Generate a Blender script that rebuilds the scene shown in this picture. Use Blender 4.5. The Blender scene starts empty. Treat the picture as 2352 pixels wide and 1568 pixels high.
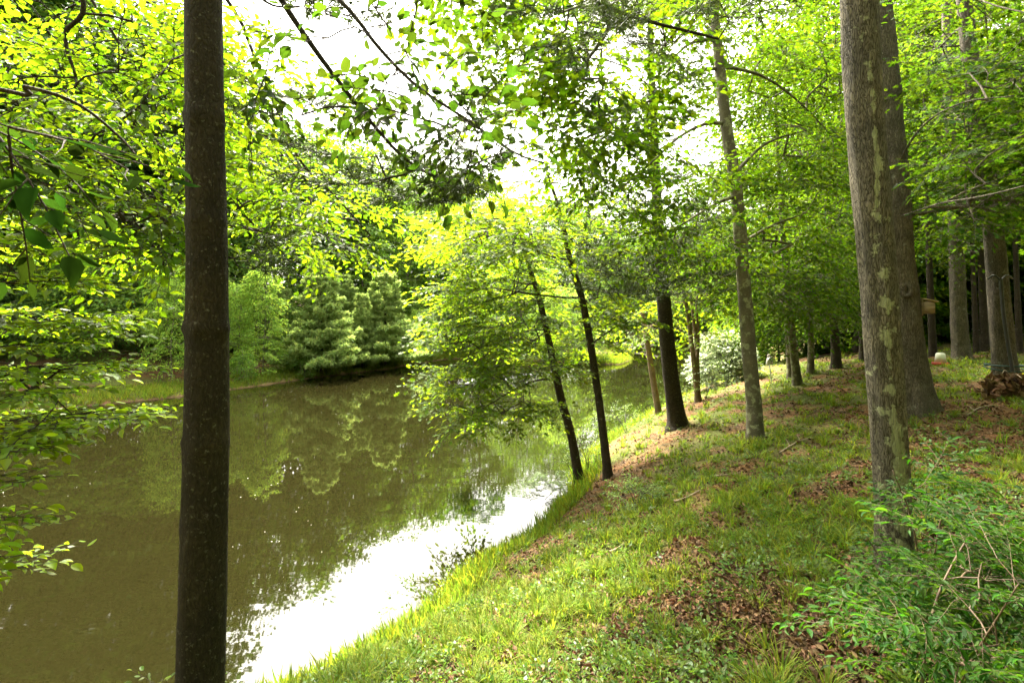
import bpy, math
import numpy as np
from mathutils import Vector
sc = bpy.context.scene
col = sc.collection
R = math.radians

# ------------------------------------------------------------------ camera, sky, sun
CAM_H = 3.5                      # metres above the pond
F = 1176.0                       # focal length in the units used for layout (half the picture width)
cam = bpy.data.objects.new('camera', bpy.data.cameras.new('camera'))
col.objects.link(cam); sc.camera = cam
cam.location = (0, 0, CAM_H); cam.rotation_euler = (R(90), 0, 0)
cam.data.lens = 18; cam.data.sensor_width = 36
cam.data.shift_y = -64 / 2352
cam.data.clip_start = 0.05; cam.data.clip_end = 3000

SUN_EL, SUN_AZ = 58.0, -26.0
w = bpy.data.worlds.new('World'); sc.world = w; w.use_nodes = True
nt = w.node_tree; nt.nodes.clear()
sky = nt.nodes.new('ShaderNodeTexSky'); sky.sky_type = 'NISHITA'; sky.sun_disc = False
sky.sun_elevation = R(SUN_EL); sky.sun_rotation = R(SUN_AZ)
sky.air_density = 1.0; sky.dust_density = 6.0; sky.ozone_density = 1.0
hs = nt.nodes.new('ShaderNodeHueSaturation'); hs.inputs['Saturation'].default_value = 0.06
bg = nt.nodes.new('ShaderNodeBackground'); bg.inputs['Strength'].default_value = 0.15
out = nt.nodes.new('ShaderNodeOutputWorld')
nt.links.new(sky.outputs[0], hs.inputs['Color']); tint = nt.nodes.new('ShaderNodeMixRGB'); tint.blend_type = 'MULTIPLY'; tint.inputs[0].default_value = 1; tint.inputs[2].default_value = (1.0, .965, .86, 1)   # thin warm cloud
nt.links.new(hs.outputs[0], tint.inputs[1]); nt.links.new(tint.outputs[0], bg.inputs[0]); nt.links.new(bg.outputs[0], out.inputs[0])

sl = bpy.data.lights.new('sun', 'SUN'); sl.energy = 4.2; sl.angle = R(6); sl.color = (1.0, 0.93, 0.80)
so = bpy.data.objects.new('sun', sl); col.objects.link(so)
sd = Vector((math.sin(R(SUN_AZ)) * math.cos(R(SUN_EL)), math.cos(R(SUN_AZ)) * math.cos(R(SUN_EL)), math.sin(R(SUN_EL))))
so.rotation_euler = (-sd).to_track_quat('-Z', 'Y').to_euler(); so.location = (0, 0, 60)

sc.view_settings.view_transform = 'Standard'; sc.view_settings.look = 'None'
sc.view_settings.exposure = 3.15; sc.view_settings.gamma = 1.0
cy = sc.cycles
cy.max_bounces = 8; cy.diffuse_bounces = 4; cy.glossy_bounces = 3; cy.transmission_bounces = 6
cy.transparent_max_bounces = 4; cy.caustics_reflective = False; cy.caustics_refractive = False
cy.sample_clamp_indirect = 6.0; cy.use_denoising = True; cy.use_adaptive_sampling = True; cy.adaptive_threshold = 0.015

# ------------------------------------------------------------------ small maths
def P(px, py, Y):
    return np.array([(px - 1176) / F * Y, Y, CAM_H - (py - 720) / F * Y])

def hash2(ix, iy, s):
    v = np.sin(ix * 127.1 + iy * 311.7 + s * 74.7) * 43758.5453
    return v - np.floor(v)

def noise(x, y, s=0):
    x = np.asarray(x, float); y = np.asarray(y, float)
    ix = np.floor(x); iy = np.floor(y); fx = x - ix; fy = y - iy
    fx = fx * fx * (3 - 2 * fx); fy = fy * fy * (3 - 2 * fy)
    a = hash2(ix, iy, s); b = hash2(ix + 1, iy, s); c = hash2(ix, iy + 1, s); d = hash2(ix + 1, iy + 1, s)
    return (a * (1 - fx) + b * fx) * (1 - fy) + (c * (1 - fx) + d * fx) * fy

def fbm(x, y, s=0, o=4):
    t = 0; a = 0.5; k = 1.0
    for i in range(o):
        t = t + a * noise(np.asarray(x) * k, np.asarray(y) * k, s + i * 3); a *= 0.5; k *= 2.03
    return t / (1 - 0.5 ** o)

def sstep(a, b, x):
    t = np.clip((x - a) / (b - a), 0, 1); return t * t * (3 - 2 * t)

def unit(v):
    v = np.asarray(v, float); return v / (np.linalg.norm(v, axis=-1, keepdims=True) + 1e-9)

def curve(ctrl, n):
    c = np.asarray(ctrl, float)
    if len(c) == 2: return c[0] + (c[1] - c[0]) * np.linspace(0, 1, n)[:, None]
    e = np.vstack([2 * c[0] - c[1], c, 2 * c[-1] - c[-2]])
    t = np.linspace(0, len(c) - 1 - 1e-6, n); i = t.astype(int); f = (t - i)[:, None]
    p0, p1, p2, p3 = e[i], e[i + 1], e[i + 2], e[i + 3]
    return 0.5 * (2 * p1 + (p2 - p0) * f + (2 * p0 - 5 * p1 + 4 * p2 - p3) * f ** 2 + (3 * p1 - p0 - 3 * p2 + p3) * f ** 3)

# ------------------------------------------------------------------ pond outline and ground
NEAR = np.array([(-60, -2), (-30, 0), (-12, 2.0), (-7, 2.8), (-4.5, 3.6), (-3, 3.9), (-2.3, 4.4), (-1.78, 4.75), (-1.42, 5.12), (-1.12, 5.6),
        (-.76, 6.53), (-.16, 7.22), (.37, 8.07), (.93, 9.57), (1.23, 10.8), (1.69, 12.1), (2.7, 14.2), (4.34, 16.8),
        (6.56, 20.1), (9.4, 23.8), (12.7, 27.4), (17, 34), (22, 44), (25, 54)], float)
FAR = np.array([(25, 54), (23, 57), (18, 56.5), (14, 54), (12, 51.5), (10.5, 44), (9.0, 38.5), (7.4, 35.2), (5.5, 35.4), (3, 37), (0, 39),
        (-3, 40), (-5.2, 39), (-8, 32), (-10.8, 27.8), (-12.9, 23.5), (-14.5, 20.8), (-17, 18.5), (-24, 16), (-40, 14), (-60, 13)], float)
POND = np.vstack([NEAR, FAR[1:]])

def seg_dist(x, y, poly):
    m = np.full(x.shape, 1e9)
    for (ax, ay), (bx, by) in zip(poly[:-1], poly[1:]):
        dx, dy = bx - ax, by - ay
        t = np.clip(((x - ax) * dx + (y - ay) * dy) / (dx * dx + dy * dy), 0, 1)
        m = np.minimum(m, np.hypot(x - ax - t * dx, y - ay - t * dy))
    return m

def in_pond(x, y):
    c = np.zeros(x.shape, bool); n = len(POND)
    for i in range(n):
        ax, ay = POND[i]; bx, by = POND[(i + 1) % n]
        if ay == by: continue
        c ^= ((ay > y) != (by > y)) & (x < (bx - ax) * (y - ay) / (by - ay) + ax)
    return c

def land(x, y):
    """(height, signed distance to the shore, near-bank share)"""
    x = np.atleast_1d(np.asarray(x, float)); y = np.atleast_1d(np.asarray(y, float))
    wob = (fbm(x * .9, y * .9, 5, 3) - .5) * .5
    dn = seg_dist(x, y, NEAR); df = seg_dist(x, y, FAR)
    s = np.where(in_pond(x, y), -1.0, 1.0)
    d = s * np.minimum(dn, df) + wob * .6
    t = sstep(-4, 4, dn - df)
    dl = np.maximum(d, 0)
    zn = 2.42 * (1 - np.exp(-dl / 3.1)) + .010 * dl
    zf = .30 * (1 - np.exp(-dl / .7)) + 9 * (1 - np.exp(-.30 * np.maximum(dl - 2.5, 0) / 9))
    z = zn * (1 - t) + zf * t
    bump = (fbm(x * 1.3, y * 1.3, 9, 4) - .5) * .22 + (noise(x * 6, y * 6, 2) - .5) * .035
    z = z + bump * sstep(0, 1.2, dl)
    z = np.where(d < 0, -1.3 * (1 - np.exp(d * .8)), z + .02)
    return z, d, 1 - t

def gz(x, y): return float(land(x, y)[0][0])

def hit(px, py, lo=1.2, hi=70):
    ys = np.geomspace(lo, hi, 600)
    z = land((px - 1176) / F * ys, ys)[0]
    ray = CAM_H - (py - 720) / F * ys
    i = np.argmax(ray <= z)
    Y = ys[i] if (ray <= z).any() else hi
    return np.array([(px - 1176) / F * Y, Y, gz((px - 1176) / F * Y, Y)])

# ------------------------------------------------------------------ mesh accumulation
class MB:
    def __init__(s): s.V = []; s.T = []; s.Q = []; s.n = 0; s.tm = []; s.qm = []; s.attr = []
    def add(s, V, T=None, Q=None, m=0, a=None):
        V = np.asarray(V, np.float32).reshape(-1, 3)
        if T is not None and len(T): s.T.append(np.asarray(T, np.int32) + s.n); s.tm.append(np.full(len(T), m, np.int32))
        if Q is not None and len(Q): s.Q.append(np.asarray(Q, np.int32) + s.n); s.qm.append(np.full(len(Q), m, np.int32))
        s.V.append(V); s.n += len(V)
        s.attr.append(np.zeros(len(V), np.float32) if a is None else np.asarray(a, np.float32))
        return s
    def merge(s, o, M=None, t=None, m=None):
        for V, a in zip([np.vstack(o.V)], [np.concatenate(o.attr)]):
            if M is not None: V = V @ np.asarray(M).T
            if t is not None: V = V + np.asarray(t)
            base = s.n
            s.V.append(V.astype(np.float32)); s.attr.append(a); s.n += len(V)
            for T, k in zip(o.T, o.tm): s.T.append(T + base); s.tm.append(k if m is None else np.full(len(T), m, np.int32))
            for Q, k in zip(o.Q, o.qm): s.Q.append(Q + base); s.qm.append(k if m is None else np.full(len(Q), m, np.int32))
    def mesh(s, name, mats, smooth=False, attr=None):
        me = bpy.data.meshes.new(name)
        V = np.vstack(s.V); nt_ = sum(len(t) for t in s.T); nq = sum(len(q) for q in s.Q)
        me.vertices.add(len(V)); me.vertices.foreach_set('co', V.ravel())
        loops = np.concatenate([t.ravel() for t in s.T] + [q.ravel() for q in s.Q])
        me.loops.add(len(loops)); me.loops.foreach_set('vertex_index', loops.astype(np.int32))
        starts = np.concatenate([np.arange(nt_) * 3, nt_ * 3 + np.arange(nq) * 4]).astype(np.int32)
        me.polygons.add(nt_ + nq); me.polygons.foreach_set('loop_start', starts)
        mi = np.concatenate(s.tm + s.qm).astype(np.int32)
        for m in (mats if isinstance(mats, (list, tuple)) else [mats]): me.materials.append(m)
        me.polygons.foreach_set('material_index', mi)
        if smooth: me.polygons.foreach_set('use_smooth', np.ones(nt_ + nq, bool))
        if attr:
            at = me.attributes.new(attr, 'FLOAT', 'POINT'); at.data.foreach_set('value', np.concatenate(s.attr))
        me.update(calc_edges=True)
        return me
    def obj(s, name, mats, parent=None, smooth=False, attr=None, origin=None):
        if origin is not None:
            s.V = [v - np.asarray(origin, np.float32) for v in s.V]
        o = bpy.data.objects.new(name, s.mesh(name, mats, smooth, attr)); col.objects.link(o)
        if parent is not None: o.parent = parent
        elif origin is not None: o.location = origin
        return o

def frames(pts):
    t = unit(np.gradient(pts, axis=0))
    ref = np.array([0, 0, 1.0]) if abs(t[:, 2]).mean() < .8 else np.array([0, 1.0, 0])
    n = unit(np.cross(t, ref)); b = np.cross(t, n)
    return t, n, b

def tube(mb, pts, rad, seg=6, m=0, cap=True, warp=None, a=None):
    pts = np.asarray(pts, float); k = len(pts); rad = np.broadcast_to(np.asarray(rad, float), (k,))
    t, n, b = frames(pts)
    ang = np.linspace(0, 2 * np.pi, seg, endpoint=False)
    r = rad[:, None] * np.ones(seg)
    if warp is not None: r = r * warp(np.arange(k)[:, None] * np.ones(seg), ang[None] * np.ones((k, 1)), pts)
    V = pts[:, None] + r[..., None] * (np.cos(ang)[None, :, None] * n[:, None] + np.sin(ang)[None, :, None] * b[:, None])
    i = np.arange(k - 1)[:, None] * seg; j = np.arange(seg)[None]; j2 = (j + 1) % seg
    Q = np.stack([i + j, i + j2, i + seg + j2, i + seg + j], -1).reshape(-1, 4)
    V = V.reshape(-1, 3)
    T = []
    if cap:
        V = np.vstack([V, pts[-1:]]); c = k * seg; l = (k - 1) * seg
        T = [(l + q, l + (q + 1) % seg, c) for q in range(seg)]
    av = None
    if a is not None:
        av = a(np.arange(k)[:, None] * np.ones(seg), ang[None] * np.ones((k, 1)), pts).ravel()
        if cap: av = np.append(av, 0)
    mb.add(V, T, Q, m, av)

def box(mb, c, s, M=None, m=0):
    v = np.array([(x, y, z) for x in (-.5, .5) for y in (-.5, .5) for z in (-.5, .5)]) * np.asarray(s)
    if M is not None: v = v @ np.asarray(M).T
    mb.add(v + np.asarray(c), None, [(0, 1, 3, 2), (4, 6, 7, 5), (0, 4, 5, 1), (2, 3, 7, 6), (0, 2, 6, 4), (1, 5, 7, 3)], m)

def rz(a):
    c, s = math.cos(a), math.sin(a); return np.array([[c, -s, 0], [s, c, 0], [0, 0, 1.0]])
def ry(a):
    c, s = math.cos(a), math.sin(a); return np.array([[c, 0, s], [0, 1, 0], [-s, 0, c]])

# ------------------------------------------------------------------ things
def tag(o, label, cat, group=None, kind=None):
    if label: o['label'] = label
    if cat: o['category'] = cat
    if group: o['group'] = group
    if kind: o['kind'] = kind
    return o
def thing(name, loc, label, cat, group=None):
    o = bpy.data.objects.new(name, None); col.objects.link(o); o.location = loc; o.empty_display_size = .2
    return tag(o, label, cat, group)
def copy_thing(root, loc, rot, scale, label, group=None):
    r = root.copy(); col.objects.link(r); r.location = loc; r.rotation_euler = (0, 0, rot); r.scale = scale
    r['label'] = label
    if group: r['group'] = group
    for ch in root.children:
        c = ch.copy(); col.objects.link(c); c.parent = r
    return r

# ------------------------------------------------------------------ materials
def mat(name):
    m = bpy.data.materials.new(name); m.use_nodes = True; n = m.node_tree; n.nodes.clear()
    return m, n.nodes, n.links
def node(N, t, **k):
    n = N.new(t)
    for a, v in k.items():
        if a in n.inputs: n.inputs[a].default_value = v
        else: setattr(n, a, v)
    return n
def ramp(N, L, fac, stops):
    r = N.new('ShaderNodeValToRGB'); e = r.color_ramp.elements
    while len(e) < len(stops): e.new(.5)
    for q, (p, c) in zip(e, stops): q.position = p; q.color = (*c, 1)
    if fac is not None: L.new(fac, r.inputs[0])
    return r.outputs[0]

def leaf_mat(name, diff, trans, mix=.5, rough=.45, spec=.35, hue=.03, val=.45, odd=None):
    m, N, L = mat(name)
    g = node(N, 'ShaderNodeNewGeometry')
    def vary(c):
        h = node(N, 'ShaderNodeHueSaturation', Color=(*c, 1))
        r1 = node(N, 'ShaderNodeMapRange'); L.new(g.outputs['Random Per Island'], r1.inputs[0])
        r1.inputs[3].default_value = .5 - hue; r1.inputs[4].default_value = .5 + hue * .6
        L.new(r1.outputs[0], h.inputs['Hue'])
        mm = node(N, 'ShaderNodeMath', operation='MULTIPLY'); L.new(g.outputs['Random Per Island'], mm.inputs[0]); mm.inputs[1].default_value = 17.31
        fr = node(N, 'ShaderNodeMath', operation='FRACT'); L.new(mm.outputs[0], fr.inputs[0])
        r2 = node(N, 'ShaderNodeMapRange'); L.new(fr.outputs[0], r2.inputs[0]); r2.inputs[3].default_value = 1 - val; r2.inputs[4].default_value = 1 + val * .8
        L.new(r2.outputs[0], h.inputs['Value'])
        return h.outputs[0]
    p = node(N, 'ShaderNodeBsdfPrincipled', Roughness=rough); p.inputs['Specular IOR Level'].default_value = spec
    L.new(vary(diff), p.inputs['Base Color'])
    t = node(N, 'ShaderNodeBsdfTranslucent'); L.new(vary(trans), t.inputs['Color'])
    x = node(N, 'ShaderNodeMixShader'); x.inputs[0].default_value = mix
    L.new(p.outputs[0], x.inputs[1]); L.new(t.outputs[0], x.inputs[2])
    o = node(N, 'ShaderNodeOutputMaterial'); L.new(x.outputs[0], o.inputs[0])
    return m

def bark_mat(name, dark, light, lichen=None, scale=1.0, lich=.62, bump=.6, attr=None, rough=.9, stretch=.16, crack=1.0, cells=34, lscale=7, gap=.22, lsoft=.07):
    m, N, L = mat(name)
    tc = node(N, 'ShaderNodeTexCoord')
    mp = node(N, 'ShaderNodeMapping'); mp.inputs['Scale'].default_value = (scale, scale, scale * stretch); L.new(tc.outputs['Object'], mp.inputs[0])
    wn = node(N, 'ShaderNodeTexNoise', Scale=14, Detail=3); L.new(mp.outputs[0], wn.inputs['Vector'])
    ad = node(N, 'ShaderNodeMixRGB', blend_type='ADD'); ad.inputs[0].default_value = .18; L.new(mp.outputs[0], ad.inputs[1]); L.new(wn.outputs['Color'], ad.inputs[2])
    vo = node(N, 'ShaderNodeTexVoronoi', feature='DISTANCE_TO_EDGE', Scale=cells); L.new(ad.outputs[0], vo.inputs['Vector'])
    n1 = node(N, 'ShaderNodeTexNoise', Scale=60, Detail=6, Roughness=.7); L.new(mp.outputs[0], n1.inputs['Vector'])
    n2 = node(N, 'ShaderNodeTexNoise', Scale=5, Detail=4); L.new(tc.outputs['Object'], n2.inputs['Vector'])
    cr = node(N, 'ShaderNodeMapRange'); L.new(vo.outputs[0], cr.inputs[0]); cr.inputs[2].default_value = gap; cr.inputs[3].default_value = 1 - crack
    mu = node(N, 'ShaderNodeMath', operation='MULTIPLY'); L.new(cr.outputs[0], mu.inputs[0]); L.new(n1.outputs[0], mu.inputs[1])
    c = ramp(N, L, mu.outputs[0], [(.05, dark), (.5, light), (.75, tuple(min(1, v * 1.35) for v in light))])
    big = node(N, 'ShaderNodeMixRGB', blend_type='MULTIPLY'); big.inputs[0].default_value = .8
    L.new(c, big.inputs[1]); L.new(ramp(N, L, n2.outputs[0], [(.3, (.5, .5, .5)), (.7, (1.2, 1.15, 1.05))]), big.inputs[2])
    colr = big.outputs[0]
    if lichen:
        n3 = node(N, 'ShaderNodeTexNoise', Scale=lscale * scale, Detail=7, Roughness=.65); L.new(tc.outputs['Object'], n3.inputs['Vector'])
        src = n3.outputs[0]
        if attr:
            at = node(N, 'ShaderNodeAttribute', attribute_name=attr)
            sm = node(N, 'ShaderNodeMath', operation='ADD'); L.new(at.outputs['Fac'], sm.inputs[0]); L.new(src, sm.inputs[1]); src = sm.outputs[0]
        th = node(N, 'ShaderNodeMapRange'); L.new(src, th.inputs[0]); th.inputs[1].default_value = lich; th.inputs[2].default_value = lich + lsoft
        mk = node(N, 'ShaderNodeMath', operation='MULTIPLY'); L.new(th.outputs[0], mk.inputs[0])
        rr = node(N, 'ShaderNodeMapRange'); L.new(n1.outputs[0], rr.inputs[0]); rr.inputs[1].default_value = .35; rr.inputs[2].default_value = .55; rr.inputs[3].default_value = .25; rr.inputs[4].default_value = .9
        L.new(rr.outputs[0], mk.inputs[1])
        lm = node(N, 'ShaderNodeMixRGB'); L.new(mk.outputs[0], lm.inputs[0]); L.new(colr, lm.inputs[1]); lm.inputs[2].default_value = (*lichen, 1)
        colr = lm.outputs[0]
    p = node(N, 'ShaderNodeBsdfPrincipled', Roughness=rough); p.inputs['Specular IOR Level'].default_value = .2
    L.new(colr, p.inputs['Base Color'])
    b = node(N, 'ShaderNodeBump', Strength=bump, Distance=.03); L.new(mu.outputs[0], b.inputs['Height']); L.new(b.outputs[0], p.inputs['Normal'])
    o = node(N, 'ShaderNodeOutputMaterial'); L.new(p.outputs[0], o.inputs[0])
    return m

def plain(name, c, rough=.7, var=.25, scale=8, bump=0, stretch=(1, 1, 1), metal=0):
    m, N, L = mat(name)
    tc = node(N, 'ShaderNodeTexCoord'); mp = node(N, 'ShaderNodeMapping'); mp.inputs['Scale'].default_value = stretch; L.new(tc.outputs['Object'], mp.inputs[0])
    n = node(N, 'ShaderNodeTexNoise', Scale=scale, Detail=5); L.new(mp.outputs[0], n.inputs['Vector'])
    cc = ramp(N, L, n.outputs[0], [(.3, tuple(v * (1 - var) for v in c)), (.7, tuple(min(1, v * (1 + var)) for v in c))])
    p = node(N, 'ShaderNodeBsdfPrincipled', Roughness=rough, Metallic=metal); L.new(cc, p.inputs['Base Color'])
    if bump:
        b = node(N, 'ShaderNodeBump', Strength=bump, Distance=.01); L.new(n.outputs[0], b.inputs['Height']); L.new(b.outputs[0], p.inputs['Normal'])
    o = node(N, 'ShaderNodeOutputMaterial'); L.new(p.outputs[0], o.inputs[0])
    return m

LM = dict(
    beech=leaf_mat('beech_leaf', (.045, .09, .006), (.21, .37, .006), .55, .5, .15),
    young=leaf_mat('young_beech_leaf', (.085, .15, .008), (.34, .54, .008), .52, .45, .22),
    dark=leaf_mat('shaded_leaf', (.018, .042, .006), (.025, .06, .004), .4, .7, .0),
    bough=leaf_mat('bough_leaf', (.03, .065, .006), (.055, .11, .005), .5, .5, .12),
    maple=leaf_mat('maple_leaf', (.03, .066, .005), (.16, .29, .005), .5, .6, .06),
    oak=leaf_mat('oak_leaf', (.055, .105, .008), (.31, .48, .010), .52, .5, .1),
    grey=leaf_mat('understory_leaf', (.03, .068, .005), (.14, .27, .005), .5, .6, .06),
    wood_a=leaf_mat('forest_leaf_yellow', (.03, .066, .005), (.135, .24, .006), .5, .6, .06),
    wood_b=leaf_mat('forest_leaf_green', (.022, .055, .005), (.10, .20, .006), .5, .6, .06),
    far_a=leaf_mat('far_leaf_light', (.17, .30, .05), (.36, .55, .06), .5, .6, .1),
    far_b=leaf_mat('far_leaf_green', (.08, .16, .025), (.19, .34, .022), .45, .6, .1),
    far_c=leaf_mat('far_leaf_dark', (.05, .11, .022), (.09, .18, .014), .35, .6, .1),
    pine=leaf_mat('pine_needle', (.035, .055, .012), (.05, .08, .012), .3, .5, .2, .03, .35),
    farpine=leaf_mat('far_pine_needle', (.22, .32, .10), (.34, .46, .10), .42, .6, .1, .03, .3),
    pale=leaf_mat('pale_shrub_leaf', (.45, .52, .36), (.38, .45, .22), .35, .6, .2, .02, .3),
    fern=leaf_mat('pale_green_leaf', (.13, .21, .06), (.20, .30, .05), .4, .5, .2),
    grass=leaf_mat('grass_blade', (.115, .17, .02), (.24, .35, .02), .45, .6, .12, .06, .5),
    herb=leaf_mat('ground_plant_leaf', (.075, .14, .018), (.14, .25, .015), .45, .4, .3, .04, .45),
    sap=leaf_mat('sapling_leaf', (.02, .06, .005), (.05, .14, .005), .45, .55, .12),
    litter=leaf_mat('dead_leaf', (.135, .083, .04), (.12, .06, .02), .15, .7, .15, .03, .8),
    red=leaf_mat('red_leaf', (.22, .05, .03), (.3, .06, .02), .4),
)
BK = dict(
    pine=bark_mat('pine_bark', (.008, .006, .0035), (.046, .036, .021), (.14, .13, .09), 1.2, .585, 1.0, stretch=.4, crack=.45, cells=30, lscale=34),
    oak=bark_mat('furrowed_bark', (.022, .018, .012), (.18, .16, .11), (.40, .42, .22), 1.4, .64, 1.0, 'lichen', stretch=.17, crack=.8, cells=52, gap=.16, lscale=8, lsoft=.05),
    oakb=bark_mat('grey_furrowed_bark', (.05, .043, .034), (.18, .155, .12), (.34, .33, .25), 1.0, .63, 1.0, stretch=.2, crack=.75, cells=46, gap=.17),
    grey=bark_mat('smooth_grey_bark', (.05, .042, .03), (.12, .108, .075), (.27, .28, .16), 1.2, .525, .35, stretch=.8, crack=.3),
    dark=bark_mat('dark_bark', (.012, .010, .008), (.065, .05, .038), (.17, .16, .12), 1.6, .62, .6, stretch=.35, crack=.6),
    twig=plain('twig_bark', (.03, .024, .018), .8, .3, 30),
    pale=bark_mat('pale_brown_bark', (.05, .035, .02), (.18, .13, .08), None, 1.5, .64, .5, stretch=.3, crack=.5),
)
# ------------------------------------------------------------------ leaf shapes (x along the leaf, unit length)
def both(e, mid):
    return e
def leaf_beech():
    m = [(0, 0, 0), (.3, 0, -.02), (.64, 0, -.05), (1, 0, -.14)]
    e = [(.2, .21, .05), (.5, .27, .05), (.8, .15, 0)]
    V = m + e + [(x, -y, z) for x, y, z in e]
    T = [(0, 1, 4), (1, 5, 4), (1, 2, 5), (2, 6, 5), (2, 3, 6)]
    T += [(a, c + 3 if c > 3 else c, b + 3 if b > 3 else b) for a, b, c in T]
    return np.array(V), np.array(T)
def fan(outline, centre):
    o = [(x, y, .10 * abs(y) - .10 * x * x) for x, y in outline]
    o = o + [(x, -y, z) for x, y, z in reversed(o[1:-1])]
    V = [centre] + o; n = len(o)
    return np.array(V, float), np.array([(0, 1 + i, 1 + (i + 1) % n) for i in range(n)])
def leaf_maple(): return fan([(0, 0), (-.06, .36), (.22, .27), (.55, .52), (.56, .2), (.74, .22), (1, 0)], (.3, 0, -.02))
def leaf_oak(): return fan([(0, 0), (.16, .05), (.26, .22), (.36, .08), (.55, .34), (.62, .11), (.84, .26), (.84, .08), (1, 0)], (.5, 0, -.02))
def leaf_far(): return np.array([(0, 0, 0), (.45, .3, .05), (1, 0, -.1), (.5, -.3, .05)]), np.array([(0, 2, 1), (0, 3, 2)])
def leaf_needle(): return np.array([(0, .03, 0), (0, -.03, 0), (1, 0, -.06)]), np.array([(0, 1, 2)])
def leaf_tuft(): return np.array([(0, .03, 0), (0, -.03, 0), (.6, .13, 0), (.6, -.13, 0), (1, 0, -.03)]), np.array([(0, 1, 3), (0, 3, 2), (2, 3, 4)])
LB = leaf_beech()
SHAPE = dict(narrow=(LB[0] * [1, .72, 1], LB[1]), beech=leaf_beech(), maple=leaf_maple(), oak=leaf_oak(), far=leaf_far(), needle=leaf_needle(), tuft=leaf_tuft())

def leaves(mb, pos, d, nrm, size, shape, m=0):
    V, T = SHAPE[shape]
    d = unit(d); s = unit(np.cross(nrm, d)); n = np.cross(d, s)
    k = len(V); q = len(pos); hsh = np.modf(np.abs(np.sin(np.arange(q) * 12.9898 + q) * 43758.5453))[0]; hs2 = np.modf(hsh * 91.7)[0]
    W = pos[:, None] + size[:, None, None] * (V[None, :, 0:1] * d[:, None] + V[None, :, 1:2] * (.72 + .5 * hsh)[:, None, None] * s[:, None] + V[None, :, 2:3] * (-.6 + 3.6 * hs2)[:, None, None] * n[:, None])
    TT = (T[None] + (np.arange(len(pos)) * k)[:, None, None]).reshape(-1, 3)
    mb.add(W.reshape(-1, 3), TT, None, m)

# ------------------------------------------------------------------ sprays: one small branch with its leaves, in local axes (x outward, z up)
def make_spray(rng, L=.8, side=5, sp=.06, leaf=.075, tilt=.35, droop=.25, ang=50, twig=.004, fine=True, hang=.22):
    wood = MB(); lp = []; ld = []; ln = []; ls = []
    def axis(p0, dirv, l, r0):
        n = max(4, int(l / .12) + 2); t = np.linspace(0, 1, n)[:, None]
        p = p0 + dirv * l * t + np.array([0, 0, -droop]) * l * t ** 2 + rng.normal(0, .012, (n, 3)) * t * l * 2
        tube(wood, p, np.linspace(r0, r0 * .35, n), 4 if fine else 3, cap=False)
        return p
    def put(p, dirv, l, start):
        k = max(2, int(l * (1 - start) / sp)); t = np.linspace(start, 1, k)
        x = t * (len(p) - 1); i = np.minimum(x.astype(int), len(p) - 2); q = p[i] + (p[i + 1] - p[i]) * (x - i)[:, None]
        sg = np.where(np.arange(k) % 2, 1, -1); sg = np.where(t > .97, 0, sg)
        sd_ = unit(np.cross([0, 0, 1], dirv))
        dd = dirv * (.75 + .2 * rng.random((k, 1))) + sg[:, None] * sd_ * .8 + rng.normal(0, .18, (k, 3)); dd[:, 2] -= hang
        lp.append(q); ld.append(dd); ln.append(np.array([0, 0, 1.0]) + rng.normal(0, tilt, (k, 3))); ls.append(leaf * (.5 + .72 * rng.random(k)))
    main = axis(np.zeros(3), np.array([1.0, 0, .05]), L, twig); put(main, np.array([1.0, 0, 0]), L, .25)
    for i in range(side * 2):
        t = .1 + .75 * (i + .5) / (side * 2); s = 1 if i % 2 else -1
        a = R(ang + rng.normal(0, 8)) * s; dv = np.array([math.cos(a), math.sin(a), rng.normal(.02, .1)])
        l = L * (.6 - .4 * t) * rng.uniform(.75, 1.2)
        j = t * (len(main) - 1); b = main[int(j)] + (main[min(int(j) + 1, len(main) - 1)] - main[int(j)]) * (j - int(j))
        put(axis(b, dv, l, twig * .6), dv, l, .12)
    return dict(wood=wood, p=np.vstack(lp), d=np.vstack(ld), n=np.vstack(ln), s=np.concatenate(ls))

def make_pine_spray(rng, L=.7, side=4, leaf=.1, per=8, sp=.07, twig=.004, droop=.0, ang=48, up=.25, fine=True):
    wood = MB(); lp = []; ld = []; ls = []
    def axis(p0, dv, l, r0):
        n = 5; t = np.linspace(0, 1, n)[:, None]
        p = p0 + dv * l * t + np.array([0, 0, up - droop]) * l * t ** 2 + rng.normal(0, .01, (n, 3)) * t
        tube(wood, p, np.linspace(r0, r0 * .4, n), 4 if fine else 3, cap=False)
        k = max(2, int(l * .75 / sp))
        for q in range(k):
            t_ = .25 + .75 * (q + 1) / k; x = t_ * (n - 1); i = min(int(x), n - 2); b = p[i] + (p[i + 1] - p[i]) * (x - i)
            dd = unit(dv + np.array([0, 0, .15])) * .75 + unit(rng.normal(0, 1, (per, 3))) * .85
            lp.append(np.repeat(b[None], per, 0)); ld.append(dd); ls.append(leaf * (.7 + .5 * rng.random(per)))
        return p
    main = axis(np.zeros(3), np.array([1.0, 0, 0]), L, twig)
    for i in range(side * 2):
        t = .15 + .7 * (i + .5) / (side * 2); s = 1 if i % 2 else -1
        a = R(ang + rng.normal(0, 8)) * s; dv = np.array([math.cos(a), math.sin(a), rng.normal(.02, .08)])
        axis(main[min(4, int(round(t * 4)))], dv, L * (.55 - .35 * t) * rng.uniform(.8, 1.2), twig * .6)
    p = np.vstack(lp)
    return dict(wood=wood, p=p, d=np.vstack(ld), n=unit(rng.normal(0, 1, (len(p), 3))), s=np.concatenate(ls))

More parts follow.
